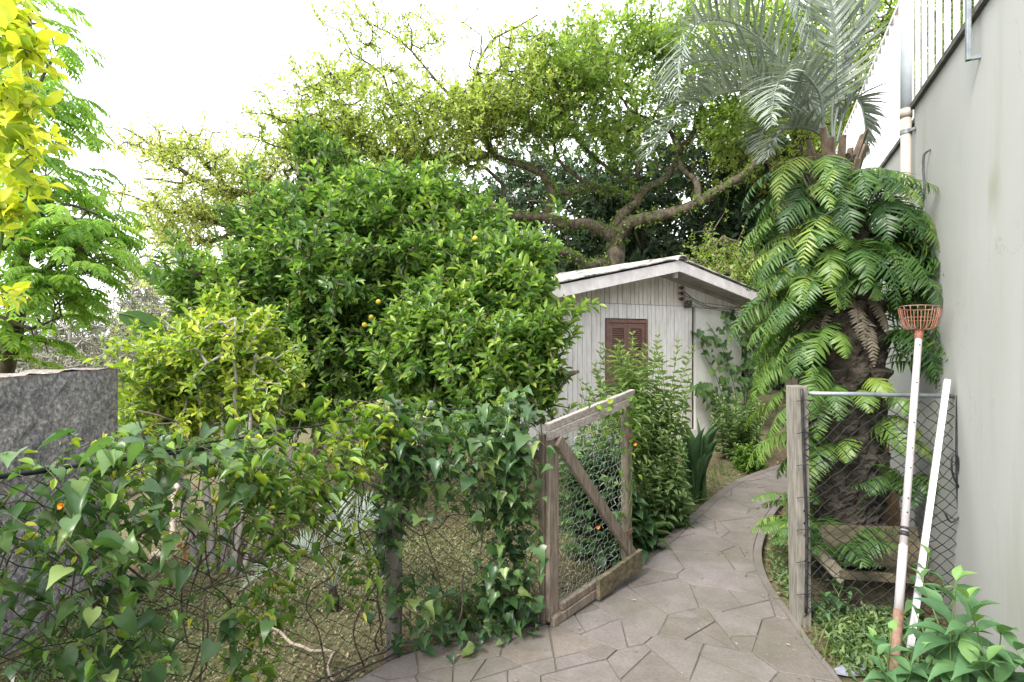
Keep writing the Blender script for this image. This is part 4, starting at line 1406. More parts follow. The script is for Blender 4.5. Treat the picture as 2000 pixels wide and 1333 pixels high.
B1 = [ball(640, 520, 170, 150, D, .9, 2.2), ball(800, 475, 150, 125, D + .1, .9, 2), ball(850, 405, 75, 55, D + .2, .5, .6), ball(470, 590, 130, 85, D + .2, .7, 1), ball(720, 420, 120, 85, D + .3, .7, .8), ball(610, 660, 120, 120, D, .7, 1), ball(720, 700, 120, 120, D - .1, .7, .9), ball(420, 560, 80, 50, D + .4, .5, .5), ball(560, 770, 90, 90, D, .5, .4), ball(850, 560, 80, 80, D - .2, .5, .6), ball(930, 480, 55, 50, D, .4, .3)]
oc = citrus(cb, L1, B1, 5600, 'largest dark green citrus tree, two yellow oranges hanging at its middle')
def fruit(px, py, d, par, r=.023):
    mb = MB()
    c = P(px, py, d)
    n1, n2 = 9, 14
    th_ = np.linspace(0, math.pi, n1)
    V = [c + r * np.array([math.sin(a) * math.cos(b), math.sin(a) * math.sin(b), math.cos(a)]) for a in th_ for b in np.arange(n2) * 2 * math.pi / n2]
    Q = [(i * n2 + j, i * n2 + (j + 1) % n2, (i + 1) * n2 + (j + 1) % n2, (i + 1) * n2 + j) for i in range(n1 - 1) for j in range(n2)]
    mb.add(V, Q)
    obj('orange', mb, M['fruit'], par, True)
for a, b in ((725, 620), (712, 635), (739, 590), (928, 466)): fruit(a, b, D - .85, oc)
D2 = 4.9
c2 = np.array([.02, 5.15, 0])
L2 = [np.array([(.02, 5.15, -.1, .07), (.0, 5.12, .5, .06), (.05, 5.0, 1.0, .05), (.2, 4.95, 1.6, .035), (.22, 4.95, 2.2, .015)]),
      np.array([(.02, 5.05, .8, .05), (-.3, 4.95, 1.3, .035), (-.4, 4.9, 1.8, .02)]), np.array([(.08, 5.0, .95, .045), (.4, 4.8, 1.25, .03), (.55, 4.7, 1.3, .015)])]
B2 = [ball(1062, 490, 16, 38, D2 + .1, .15, .10), ball(1030, 500, 14, 30, D2, .15, .07), ball(1100, 622, 34, 18, D2 - .1, .15, .10), ball(1108, 590, 18, 14, D2 - .1, .12, .04), ball(1100, 735, 30, 14, D2 - .15, .15, .07), ball(1085, 780, 22, 22, D2 - .15, .15, .05), ball(965, 505, 30, 26, D2 + .2, .25, .14), ball(905, 640, 85, 75, D2, .5, 1.0), ball(1045, 575, 34, 55, D2 + .1, .3, .35), ball(985, 560, 40, 30, D2 + .1, .3, .3), ball(975, 690, 85, 70, D2 - .1, .55, 1.0), ball(1055, 640, 38, 45, D2 - .1, .3, .35), ball(870, 690, 95, 85, D2 - .1, .5, .8), ball(1060, 725, 38, 28, D2 - .2, .25, .2), ball(930, 770, 75, 45, D2 - .3, .4, .4)]
B2 = [(c - np.array([.14, 0, .04]), r_, w_) for c, r_, w_ in B2]
oc2 = citrus(c2, L2, B2, 2300, 'smaller citrus tree crowding the near corner of the white shed', .47)
D3 = 7.6
c3 = np.array([-2.6, 7.6, 0])
B3 = [ball(640, 330, 40, 75, D3, .4, 1), ball(600, 300, 25, 60, D3, .3, .6), ball(690, 370, 60, 60, D3, .4, .8), ball(500, 440, 70, 50, D3, .5, .6), ball(560, 420, 60, 60, D3, .5, .7), ball(620, 470, 90, 80, D3, .6, .8)]
L3 = [np.array([(-2.6, 7.6, -.1, .08), (-2.6, 7.6, 1.2, .07), (-2.55, 7.6, 2.4, .05), (-2.5, 7.6, 3.4, .025)]), np.array([(-2.58, 7.6, 1.8, .05), (-3.1, 7.6, 2.4, .03), (-3.3, 7.6, 2.9, .015)])]
tree('narrow_tree', 'dark narrow tree with upright shoots rising behind the citrus trees', 'tree', c3, L3, B3, 900, 12, .3, .10, .032, LEAF2, M['citrus'], M['bark'], .35, None, .35, .006, upb=1.2, spread=38)

# ------------------------------------------------------------------ big spreading tree behind the shed
DB = 13.0
tb = P(1195, 640, DB); tb[2] = float(gz(tb[0], DB))
BL = [
 np.array([(tb[0], DB, -.1, .42), (tb[0] - .03, DB, 1.6, .34), *[tuple(np.append(P(a, b, DB), r)) for a, b, r in ((1203, 505, .31), (1200, 470, .28))]]),
 limb([(1202, 475), (1189, 457), (1164, 444), (1142, 436), (1104, 439), (1068, 425), (1027, 422), (991, 420), (960, 405), (915, 380), (870, 360), (820, 330)], .25, .08, DB, DB - 1.2),
 limb([(1201, 475), (1222, 442), (1258, 428), (1316, 414), (1360, 398), (1406, 370), (1453, 343), (1480, 312), (1520, 250), (1560, 150)], .25, .09, DB, DB - 1.5),
 limb([(1195, 458), (1214, 420), (1241, 398), (1261, 367), (1294, 354), (1318, 321), (1330, 296), (1357, 252), (1375, 180), (1400, 90)], .2, .06, DB, DB + .5),
 limb([(1068, 425), (1070, 405), (1079, 384), (1071, 362), (1060, 340), (1027, 326), (994, 315), (964, 304), (955, 271), (935, 215), (923, 175)], .19, .06, DB - .3, DB - 1.0),
 limb([(1070, 400), (1087, 378), (1120, 376), (1153, 365), (1192, 373), (1225, 385)], .12, .07, DB - .3, DB),
 limb([(1153, 365), (1120, 340), (1104, 329), (1085, 300), (1080, 250)], .08, .04, DB - .1, DB - .6),
 limb([(1236, 390), (1236, 373), (1233, 354), (1206, 340), (1156, 304), (1120, 260), (1100, 200)], .1, .04, DB + .1, DB + .5),
 limb([(993, 420), (986, 400), (983, 367), (972, 351), (950, 330)], .1, .05, DB - .7, DB - .5),
 limb([(1362, 398), (1362, 362), (1350, 345), (1335, 334), (1327, 315)], .12, .08, DB - .6, DB),
 limb([(1330, 300), (1310, 260), (1275, 235), (1230, 215), (1200, 160)], .1, .03, DB, DB + .4),
 limb([(923, 175), (930, 140), (940, 112), (965, 77), (1017, 49), (1049, 30)], .06, .02, DB - 1.0),
 limb([(940, 112), (940, 70)], .035, .02, DB - 1.0),
 limb([(935, 215), (905, 200), (877, 185), (839, 143), (804, 101), (769, 70), (734, 52)], .07, .02, DB - 1.0),
 limb([(804, 101), (803, 60), (790, 25)], .03, .012, DB - 1.0),
 limb([(820, 330), (790, 260), (762, 192), (748, 150), (713, 119), (671, 98)], .07, .018, DB - 1.2),
 limb([(748, 150), (742, 95)], .025, .012, DB - 1.2),
 limb([(820, 330), (772, 308), (720, 283), (692, 245), (667, 196), (640, 150)], .08, .018, DB - 1.2, DB - 1.6),
 limb([(772, 308), (730, 300), (690, 305), (640, 320)], .04, .015, DB - 1.3),
 limb([(964, 304), (900, 312), (850, 310), (800, 316)], .07, .03, DB - .7, DB - 1.6),
 limb([(1203, 500), (1150, 520), (1120, 500), (1060, 485), (1000, 480), (950, 490)], .14, .1, DB, DB - 1.5),
]
BB = [ball(640, 190, 75, 60, DB - 1.5, 1.2, .5), ball(610, 265, 80, 50, DB - 1.4, 1.2, .55), ball(700, 285, 120, 60, DB - 1.3, 1.5, 1.0), ball(790, 225, 95, 55, DB - 1.2, 1.4, .6), ball(840, 285, 110, 60, DB - 1.1, 1.5, 1.1), ball(930, 235, 100, 55, DB - 1, 1.5, 1.0), ball(990, 190, 90, 70, DB - 1, 1.5, 1.0), ball(770, 60, 75, 55, DB - 1, 1, .08), ball(960, 60, 95, 60, DB - 1, 1, .11), ball(720, 130, 75, 55, DB - 1.2, 1, .12), ball(870, 130, 90, 50, DB - 1, 1, .07), ball(1050, 110, 60, 50, DB - 1, 1, .2)]
big = tree('spreading_tree', 'huge spreading old tree with mossy contorted limbs behind the shed', 'tree', tb, BL, BB, 3500, 9, .3, .10, .05, RHOMB, M['fig'], M['moss'], .45, None, .4, .0042, .46, .35, 12, .07, .4, .3, 60, .08, clumps=(260, .34, .4), rmax=.05, rough=.12, thick=.66)
# denser green half of the crown, and hanging moss
BG = [ball(1110, 140, 85, 80, DB - .8, 1.5, 1.0), ball(1190, 85, 75, 55, DB - .5, 1.4, .6), ball(1185, 195, 105, 80, DB - .5, 1.5, 1.1), ball(1075, 250, 70, 50, DB - .8, 1.0, .6), ball(1100, 285, 40, 30, DB - 1, .6, .15), ball(1280, 100, 80, 70, DB - .3, 1.4, .8), ball(1350, 170, 90, 80, DB - .3, 1.4, .8), ball(1330, 60, 90, 60, DB, 1.5, .6), ball(1440, 110, 110, 100, DB - 1, 1.6, .9), ball(1540, 80, 110, 100, DB - 1, 1.8, .8), ball(1460, 240, 80, 60, DB - 1, 1.2, .4), ball(1230, 290, 60, 40, DB, .9, .25)]
pts, out, k = blob_pts(BG, 360, .3)
ii = rng.integers(0, 360, 3000)
pts2 = pts[ii] + rng.normal(0, .26, (3000, 3)) * np.array([1, 1, .7])
mc = MB()
shoot_leaves(mc, pts2, unit(out[ii] * .7 + UP * .5 + rdir(3000) * .5), 9, .28, .12, .06, RHOMB, (.45 + rng.normal(0, .14, 360))[ii], 60)
obj('crown', mc, M['figgreen'], big)
mt = MB()
p0, p1, r0, r1, td = grow([spline(b, .15) for b in BL[1:11]], pts2[::3], .5, .006, .48, .08, .08, .05)
seg_tubes(mt, p0, p1, r0 * .7, r1 * .7, 5)
obj('twigs', mt, M['moss'], big, True)
mb = MB()
for b in (BL[1], BL[2], BL[3], BL[4], BL[5], BL[19], BL[20], BL[7]):
    q = spline(b, .05)
    for i in rng.integers(0, len(q), 280):
        o_ = q[i][:3] + rdir(1)[0] * q[i][3] * .9
        if rng.random() < .45:
            l = .06 + .5 * rng.random()**2.2
            leaves(mb, BLADE, o_[None], np.array([[rng.normal(0, .25), rng.normal(0, .25), -1]]), rdir(1), rng.uniform(.004, .010), l, rng.uniform(0, .3))
        else:
            m_ = 7
            leaves(mb, RHOMB, np.repeat(o_[None], m_, 0) + rng.normal(0, .03, (m_, 3)), rdir(m_) + UP * .5, rdir(m_), .04, .075, rng.uniform(0, .6, m_))
obj('moss_and_climbers', mb, M['figgreen'], big)

# pale tree to the left
DP = 11.5
pb = np.array([-3.6, DP + .2, float(gz(-3.6, DP))])
PLs = [np.array([(pb[0], pb[1], pb[2] - .1, .2), (-3.7, DP + .1, 1.6, .17), tuple(np.append(P(655, 480, DP), .15)), tuple(np.append(P(600, 436, DP), .12))]),
       limb([(600, 436), (542, 409), (504, 398), (470, 378), (436, 366), (382, 351), (357, 333), (326, 312), (274, 267), (240, 250)], .11, .012, DP, DP - .8),
       limb([(436, 366), (425, 339), (398, 321), (375, 281), (355, 245)], .05, .012, DP - .3),
       limb([(382, 351), (352, 359), (325, 353), (280, 350)], .035, .01, DP - .5),
       limb([(545, 410), (548, 395), (562, 370)], .05, .03, DP), limb([(543, 395), (492, 367), (455, 355)], .045, .015, DP - .1, DP - .4),
       limb([(560, 372), (600, 378), (625, 370)], .03, .012, DP), limb([(600, 440), (480, 440), (400, 430), (369, 414), (324, 414), (267, 387), (215, 373)], .08, .01, DP, DP - .6),
       limb([(400, 430), (350, 387), (320, 375)], .03, .01, DP - .3), limb([(480, 440), (420, 470), (360, 465), (300, 450)], .05, .012, DP - .1)]
PBl = [ball(330, 330, 80, 45, DP - .6, 1.0, .45), ball(390, 290, 70, 55, DP - .4, .9, .55), ball(450, 320, 80, 55, DP - .3, 1, .9), ball(340, 400, 90, 35, DP - .5, 1, .7), ball(430, 400, 100, 55, DP - .2, 1.1, 1.3), ball(520, 350, 70, 60, DP, 1, .9), ball(560, 300, 60, 40, DP, .8, .5), ball(260, 380, 60, 25, DP - .5, .7, .16), ball(280, 280, 45, 30, DP - .7, .6, .1), ball(400, 455, 100, 40, DP, 1.1, .9), ball(580, 420, 60, 50, DP + .2, 1, .6), ball(330, 450, 60, 30, DP - .3, .8, .4)]
tree('pale_tree', 'airy pale yellow-green tree with thin reaching branches against the white sky', 'tree', pb, PLs, PBl, 2100, 9, .26, .075, .04, RHOMB, M['pale'], M['bark'], .45, None, .4, .0036, .46, .3, 10, .06, .35, .3, 62, .06, clumps=(210, .3, .35), rmax=.035, rough=.08, thick=1.25)

# dark wood behind
def simple_tree(name, label, x, y, top, rx, rz, n, lm, ln, wd, tint, group=None, per=9, trunk=.16, bm='bark', nb=7, low=.35, clump=.3, flat=1.0, cat='tree', lean=0.0):
    z0 = float(gz(x, y))
    base = np.array([x, y, z0])
    hgt = top - z0
    blobs = []
    for k in range(nb):
        a = k * 2.4 + rng.random()
        q = rng.random()
        r = rx * (.25 + .5 * rng.random())
        zc = z0 + hgt * (low + (.86 - low) * (k / max(1, nb - 1)))
        rr = rx * (.75 - .35 * (k / max(1, nb - 1)))
        blobs.append((np.array([x + r * math.cos(a) * .7 + lean * (k / nb), y + r * math.sin(a) * .7, zc]), np.array([rr, rr, rz * rr / rx * flat]), rr**2))
    lim = [np.array([(x, y, z0 - .1, trunk), (x + rng.normal(0, .1), y, z0 + hgt * .3, trunk * .85), (x + rng.normal(0, .2), y, z0 + hgt * .6, trunk * .6), (x + lean * .6, y, z0 + hgt * .88, trunk * .2)])]
    for b in blobs[:5]:
        s = lim[0][1 + (len(lim) % 2)]
        lim.append(np.array([tuple(s[:3]) + (trunk * .5,), tuple((s[:3] + b[0]) / 2 + np.array([0, 0, .2])) + (trunk * .35,), tuple(b[0]) + (trunk * .15,)]))
    return tree(name, label, cat, base, lim, blobs, n, per, .3, ln, wd, RHOMB, M[lm], M[bm], tint, group, .5, .007, .48, .35, 8, .08, .4, .35, 60, .1, clumps=(max(20, n // 10), clump), rmax=.06)
gd = 'dark trees behind the shed'
def dark_tree(label, x, y, top, rx, rz, n): return simple_tree('dark_tree', label, x, y, top, rx, rz, n, 'dark', .2, .1, .35, gd, low=.15, clump=.4)
dark_tree('dark leafy tree hanging behind the left end of the shed roof', 0.6, 17.5, 8, 2.8, 1.8, 1900)
dark_tree('dark leafy tree behind the forked trunk of the spreading tree', 3.4, 18.5, 7.7, 2.8, 1.7, 1900)
dark_tree('dark leafy tree standing behind the ridge of the shed roof', 6, 18, 8.2, 2.6, 1.9, 1900)
dark_tree('tall dark tree filling the gap beside the palm crown', 7.9, 16.5, 10.2, 2.3, 2.4, 1900)
dark_tree('dark tree showing between citrus crown and spreading tree limbs', -2, 19, 7.4, 3, 1.8, 1900)
dark_tree('dark tree rising behind the ferny palm trunk', 10.5, 18, 9.4, 3, 2.2, 1900)
dark_tree('dark tree glimpsed through the limbs forking above the shed ridge', 3.6, 16.2, 8.6, 2.6, 2.0, 2400)
dark_tree('dark tree behind the long limb stretching towards the palm', 6.6, 15.6, 7.4, 2.3, 1.8, 2000)
simple_tree('bushy_tree', 'bright green bushy tree beside the shed roof and the fern', 4.25, 11.2, 3.85, 1.0, .8, 1100, 'figgreen', .075, .042, .62, None, low=.45, clump=.16)
simple_tree('bushy_tree', 'green tree rising beyond the white railing', 7.3, 10.2, 9.4, 2.1, 1.7, 2200, 'figgreen', .12, .06, .6, None, low=.42)
simple_tree('bushy_tree', 'leafy tree high above the feather palm fronds', 6.6, 13.5, 10.5, 2.4, 1.6, 1300, 'fig', .12, .06, .5, None, low=.55)
# grey scrubby trees down the slope on the left
gg = 'grey scrubby trees beyond the concrete wall'
for x, y, top, rx, lab in ((-13.2, 17, 3.2, 2.6, 'grey flat-topped scrub tree just above the concrete wall'), (-14.6, 22, 4.9, 2.6, 'taller grey scrub tree between pinnate tree and yellow bush'), (-18.2, 21, 3.2, 3.0, 'grey scrub tree half hidden by the pinnate leaves'), (-17.3, 27, 6.2, 2.6, 'farthest bare grey tree showing sky through its twigs'), (-9.6, 15.5, 2.7, 2.0, 'low grey scrub tree beside the yellow-green bush'), (-10.4, 12.5, 1.35, 1.9, 'low silver-grey shrub spreading over the top of the concrete wall')):
    simple_tree('scrub_tree', lab, x, y, top, rx, .55, 1700, 'grey', .11, .05, .45, gg, 8, .12, 'greybark', 8, .25, .35, .8)
simple_tree('pale_tree', 'pale green tree low on the skyline above the grey scrub', -11.6, 20, 6.0, 2.2, 1.0, 900, 'pale', .11, .055, .4, None, bm='greybark', low=.45)

# ------------------------------------------------------------------ pinnate-leaved tree and golden shrub on the left
DQ = 6.0
qb = np.array([-5.9, 6.3, float(gz(-5.9, 6.3))])
QL = [np.array([(qb[0], qb[1], qb[2] - .1, .12), (-5.6, 6.2, .8, .10), (-5.3, 6.1, 2.0, .08), (-5.2, 6.1, 3.4, .05), (-5.1, 6.0, 5.2, .02)]),
      limb([(15, 600), (45, 565), (85, 530), (120, 505), (170, 480)], .05, .015, DQ), limb([(15, 480), (60, 430), (130, 400), (190, 420)], .04, .012, DQ), limb([(10, 300), (60, 200), (100, 120)], .035, .012, DQ), limb([(0, 620), (60, 640), (120, 620)], .03, .01, DQ)]
QB = [ball(60, 60, 60, 70, DQ, .6, .55), ball(75, 200, 65, 60, DQ, .6, .6), ball(60, 330, 75, 70, DQ, .7, .9), ball(120, 420, 90, 60, DQ, .7, 1.1), ball(165, 490, 65, 70, DQ, .6, .8), ball(40, 470, 90, 80, DQ, .7, 1.1), ball(60, 580, 90, 60, DQ, .6, .7), ball(20, 670, 40, 40, DQ, .5, .25), ball(-60, 300, 90, 200, DQ + .4, .8, .9), ball(120, 560, 70, 50, DQ, .5, .5), ball(-60, 60, 90, 120, DQ + .3, .8, .5)]
pt = thing('pinnate_tree', 'fresh green tree with drooping pinnate leaves behind the concrete wall', 'tree', qb)
n = 430
pts, out, k = blob_pts(QB, n, .3)
ql = [spline(b, .1, .005) for b in QL]
p0, p1, r0, r1, td = grow(ql, pts, .3, .004, .5, .03, .1, .02)
mt = MB()
for b in ql: tube(mt, b[:, :3], b[:, 3], 8, rough=.06)
seg_tubes(mt, p0, p1, r0, r1, 5)
obj('trunk', mt, M['bark'], pt, True)
mc = MB()
prq = lambda u: .65 + .35 * np.sin(np.pi * u)
for i in range(n):
    for q in range(2):
        d = unit(td[i] * .4 + out[i] * .8 + rdir(1)[0] * .7)
        az = math.degrees(math.atan2(d[1], d[0]))
        frond(mc, arc(pts[i], az, rng.uniform(5, 45), rng.uniform(-75, -35), rng.uniform(.26, .42), 8), 8, .105, .028, prq, 75, 45, .2, -.1, LEAF2, (.4 + rng.normal(0, .18)), .0025, droop=.25, jit=.12)
obj('crown', mc, M['pinnate'], pt)

gs = np.array([-2.05, 2.15, float(gz(-2.05, 2.15))])
GLm = [np.array([(gs[0], gs[1], -.1, .03), (-2.1, 2.15, .8, .028), (-2.05, 2.1, 1.6, .022), (-2.0, 2.05, 2.3, .015), (-1.95, 2.0, 2.8, .008)]),
       np.array([(-2.1, 2.15, .8, .02), (-2.0, 2.1, 1.4, .015), (-1.85, 2.05, 1.9, .008)])]
GB_ = [ball(25, 80, 75, 50, 2.0, .15, .9), ball(60, 105, 55, 28, 2.0, .1, .5), ball(35, 190, 65, 45, 2.0, .15, .9), ball(25, 255, 75, 35, 2.0, .15, .7), ball(85, 275, 45, 18, 1.95, .08, .22), ball(20, 330, 50, 40, 2.0, .15, .5), ball(10, 400, 50, 30, 2.0, .12, .35), ball(40, 500, 38, 16, 1.95, .06, .16), ball(10, 575, 40, 22, 2, .08, .2), ball(-60, 250, 60, 250, 2.1, .25, .8), ball(30, 20, 50, 40, 2.05, .15, .4)]
tree('golden_shrub', 'golden yellow leafy shrub reaching in above the vine-covered fence', 'shrub', gs, GLm, GB_, 95, 6, .13, .072, .036, OVATE, M['golden'], M['greenstem'], .5, None, .12, .0016, .5, .05, 7, .012, .2, .2, 60, .1, droop=.15, tipbright=.15)

# ------------------------------------------------------------------ yellow-green multi-stemmed bush
yb = np.array([-2.0, 3.95, float(gz(-2, 3.95))])
YL = []
for x0, px, py, r in ((-2.15, 340, 700, .016), (-2.05, 385, 640, .018), (-1.98, 430, 660, .018), (-1.9, 500, 690, .016), (-1.85, 560, 740, .014), (-2.1, 290, 720, .014), (-1.95, 460, 620, .015), (-1.82, 590, 800, .010), (-1.84, 540, 800, .012)):
    e = P(px, py, 4.15 + rng.normal(0, .12))
    b = np.array([x0, 3.95 + rng.normal(0, .06), -.1])
    m1 = b + (e - b) * .45 + np.array([(x0 + 1.98) * .3, 0, .05])
    YL.append(np.array([tuple(b) + (r * 1.5,), tuple(m1) + (r * 1.1,), tuple(e) + (r * .5,)]))
DY = 4.15
YB = [ball(400, 690, 110, 80, DY, .38, 1.2), ball(470, 700, 90, 75, DY, .35, .9), ball(330, 720, 75, 60, DY, .3, .7), ball(420, 630, 70, 40, DY, .25, .5), ball(530, 740, 60, 65, DY, .3, .6), ball(290, 790, 60, 60, DY, .3, .5), ball(350, 810, 80, 60, DY, .3, .6), ball(470, 800, 80, 50, DY, .3, .4), ball(270, 690, 40, 35, DY, .2, .25), ball(280, 860, 50, 50, DY, .25, .3), ball(480, 660, 60, 60, DY, .3, .4)]
tree('yellow_bush', 'yellow-green bushy shrub on several thin grey stems before the citrus', 'shrub', yb, YL, YB, 1150, 9, .13, .062, .03, LEAF2, M['yellowbush'], M['greybark'], .4, None, .18, .0028, .5, .3, 8, .02, .5, .3, 55, .1, clumps=(190, .075), rmax=.012)

# banana leaf
bn = thing('banana_plant', 'banana plant with one torn leaf leaning out behind the yellow bush', 'banana plant', gp(-3.0, 4.75))
mb = MB(); tube(mb, spline([(-3.0, 4.75, -.1), (-2.97, 4.75, .8), (-2.95, 4.75, 1.35)], .1), [.06] * 0 or .05, 10); obj('stem', mb, M['greenstem'], bn, True)
for tip_, bs_ in (((232, 612), (300, 650)), ((275, 640), (305, 660))):
    mb = MB()
    a = P(*bs_, 4.7); b = P(*tip_, 4.5)
    q = spline([np.array([-2.95, 4.75, 1.3]), a, (a + b) / 2 + UP * .04, b], .03)
    n = len(q)
    wv = .11 * np.sin(np.pi * np.clip(np.linspace(-.25, 1, n), 0, 1))**.6
    sd = np.array([.35, .6, .6]); 
    V, Q = [], []
    for i in range(n):
        V += [q[i] - sd * wv[i] * rng.uniform(.75, 1) + UP * -.02, q[i], q[i] + sd * wv[i] * rng.uniform(.8, 1)]
    for i in range(n - 1):
        Q += [(3 * i, 3 * i + 1, 3 * i + 4, 3 * i + 3), (3 * i + 1, 3 * i + 2, 3 * i + 5, 3 * i + 4)]
    mb.add(V, Q, tint=.5)
    tube(mb, q, .008, 6, tint=.8)
    obj('leaf', mb, M['vine'], bn)

# ------------------------------------------------------------------ climbers on the fence
def climb(name, label, cat, s_fn, n, ln, wd, tpl, lm, nstem, s0, s1, thick=.12, group=None, tint=.4, hang=.45, h0=.0, h1=1.25):
    sh = s_fn(n)
    s, h = sh[:, 0], sh[:, 1]
    off = rng.normal(.02, thick, len(s))
    p, nn_ = fpt(s, h, off)
    th = thing(name, label, cat, fpt(np.array([(s0 + s1) / 2]), np.array([0.0]), np.array([0.0]))[0][0], group)
    mb = MB()
    face = nn_ * (.55 * np.sign(off + .06))[:, None]
    d = rdir(len(s)) * np.array([1, 1, .4]) + face * .4 - UP * hang * rng.uniform(.2, 1.3, (len(s), 1))
    nr = face * .40 + UP * 1.25 + rdir(len(s)) * .5
    sc_ = np.exp(rng.normal(-.05, .33, len(s))).clip(.35, 1.7)
    tn = tint + rng.normal(0, .2, len(s)) + .12 * (h - .8)
    yel = rng.random(len(s)) < .05
    tn = np.where(yel, 1.0, tn)
    which = rng.integers(0, 6, len(s))
    for v_, (a_, b_, c_) in enumerate(((0, 0, 0), (.35, .1, .1), (-.2, .25, -.15), (.6, .2, 0), (.15, .45, .25), (.2, -.15, -.3))):
        k_ = which == v_
        leaves(mb, curl(tpl, a_, b_, c_), p[k_], d[k_], nr[k_], (wd * sc_)[k_], (ln * sc_)[k_], tn.clip(0, 1)[k_])
    obj('leaves', mb, M[lm], th)
    ms = MB()
    # petioles
    seg_tubes(ms, p - d / np.linalg.norm(d, axis=1, keepdims=True) * 0 - unit(d + UP * -.9) * (.35 * ln) - nn_ * (off * .4)[:, None], p, .0011, .0011, 4)
    for k in range(nstem):
        m_ = 9
        a = rng.uniform(s0, s1); b = np.clip(a + rng.normal(0, .55), s0 - .1, s1 + .1)
        ss = np.linspace(a, b, m_) + rng.normal(0, .03, m_)
        hh = np.linspace(h0, rng.uniform(.7, 1.05) * h1, m_) + rng.normal(0, .04, m_)
        if rng.random() < .6: hh = rng.uniform(.5, 1.0) * h1 + .08 * np.sin(np.linspace(0, 6, m_) + rng.random() * 6) + rng.normal(0, .02, m_)
        q = fpt(ss, hh.clip(0, 1.4), rng.normal(0, thick * .5, m_))[0]
        tube(ms, spline(q, .05), np.linspace(.0045, .002, len(spline(q, .05))), 5, rough=.1)
    obj('stems', ms, M['vinestem'], th, True)
    return th
def reject(n, box_, dens):
    out = []
    while len(out) < n:
        q = np.stack([rng.uniform(box_[0], box_[1], 4000), rng.uniform(box_[2], box_[3], 4000)], 1)
        k = rng.random(4000) < dens(q[:, 0], q[:, 1])
        out += list(q[k])
    return np.array(out[:n])
lump = lambda s, h: .5 + .5 * np.sin(s * 17 + 3 * np.sin(h * 6)) * np.sin(h * 13 + s * 7)
def dA(s, h):                                     # ivy by the gate
    t = np.exp(-((h - (1.05 + .06 * np.sin(s * 9))) / .16)**2)
    full = (h < 1.2) * (.22 + .55 * (s < .34) + .35 * (np.abs(s - .84) < .06) * (h > .55) + .3 * (h > .72) + .3 * (h < .2) * (s < .5))
    hole = np.exp(-(((s - .55) / .16)**2 + ((h - .5) / .16)**2))
    return (np.maximum(t, full) * (.45 + .55 * lump(s, h)) - .5 * hole).clip(0, 1)
climb('ivy', 'dense glossy lobed ivy covering the fence end next to the open gate', 'climber', lambda n: reject(n, (.07, .93, .02, 1.30), dA), 1550, .06, .054, LOBED, 'vine', 11, 0, .95, .10, tint=.42)
def dB(s, h):
    top = 1.13 + .05 * np.sin(s * 8) + .06 * (s < 1.05)
    t = np.exp(-((h - top + .11) / .12)**2)
    low = .03 * (h < 1.0) * (h > .45) + .5 * (np.abs(s - 1.13 - .04 * np.sin(h * 9)) < .05) * (h > .35) + .5 * (np.abs(s - 1.52 - .05 * np.sin(h * 7)) < .06) * (h > .1)
    return (np.maximum(t, low) * (.4 + .6 * lump(s, h * 1.4))).clip(0, 1)
climb('small_leaved_climber', 'yellow-tipped small-leaved climber along the fence top between two posts', 'climber', lambda n: reject(n, (.85, 1.68, .1, 1.3), dB), 1250, .052, .02, LEAF2, 'smallvine', 7, .9, 1.65, .10, tint=.42, hang=.35)
def dC(s, h):
    top = 1.16 + .05 * np.sin(s * 7)
    t = np.exp(-((h - top) / .085)**2) * (1.3 - .5 * (s > 2.2))
    body = (h < top) * (.8 * np.exp(-((s - 2.10) / .17)**2) * (h > .5) + (.06 + .3 * np.exp(-((h - .98) / .10)**2)) * (h > .4) + .10 * (s > 2.3) + .5 * (np.abs(s - 1.66 - .03 * np.sin(h * 9)) < .03) * (h > .3))
    low = .22 * (h < .35) * (s > 2.25)
    return (np.maximum(np.maximum(t * .8, body), low) * (.4 + .6 * lump(s, h))).clip(0, 1)
climb('heart_leaved_vine', 'large heart-leaved vine sprawling over the nearest stretch of fence', 'climber', lambda n: reject(n, (1.5, 3.0, .1, 1.3), dC), 620, .066, .054, HEART, 'vine', 20, 1.55, 2.9, .11, tint=.5)

climb('small_leaved_climber', 'fine small-leaved creeper threaded through the heart-leaved vine', 'climber', lambda n: reject(n, (1.45, 3.0, .05, 1.28), lambda s, h: dC(s, h) * .9 + .02), 900, .036, .019, LEAF2, 'smallvine', 8, 1.5, 2.9, .12, tint=.3, hang=.3)
fl = thing('withered_flower_spike', 'withered salmon flower spike hanging among the heart-leaved vine', 'flower', P(360, 1080, 2.1))
mb = MB()
for k in range(16):
    leaves(mb, RHOMB, P(358 + rng.normal(0, 4), 1055 + k * 3.4, 2.1)[None], rdir(1) - UP * .5, rdir(1), .02, .03, 0)
obj('petals', mb, M['dryflower'], fl)
mb = MB(); tube(mb, spline([P(395, 905, 2.12), P(385, 970, 2.12), P(372, 1030, 2.1), P(360, 1075, 2.1)], .03), .0025, 5); obj('stalk', mb, M['greenstem'], fl, True)
def bloom(px, py, d, label, r=.013):
    mb = MB()
    c = P(px, py, d)
    m_ = 10
    a = np.arange(m_) * 2 * math.pi / m_
    for el in (.2, .8):
        leaves(mb, RHOMB, np.repeat(c[None], m_, 0), np.stack([np.cos(a + el), np.full(m_, -.5), np.sin(a + el)], 1) + np.array([0, -el, .2]), np.array([0, -1, .3]), r * .7, r, 0)
    obj('flower', mb, M['petal'], loc=c, label=label, cat='flower')
bloom(121, 988, 1.75, 'small red-orange flower against the dark concrete wall')
bloom(1240, 868, 4.5, 'orange flower beside the top of the far gate stile', .018)
bloom(1168, 1030, 3.95, 'orange flower seen through the chicken wire of the gate', .018)

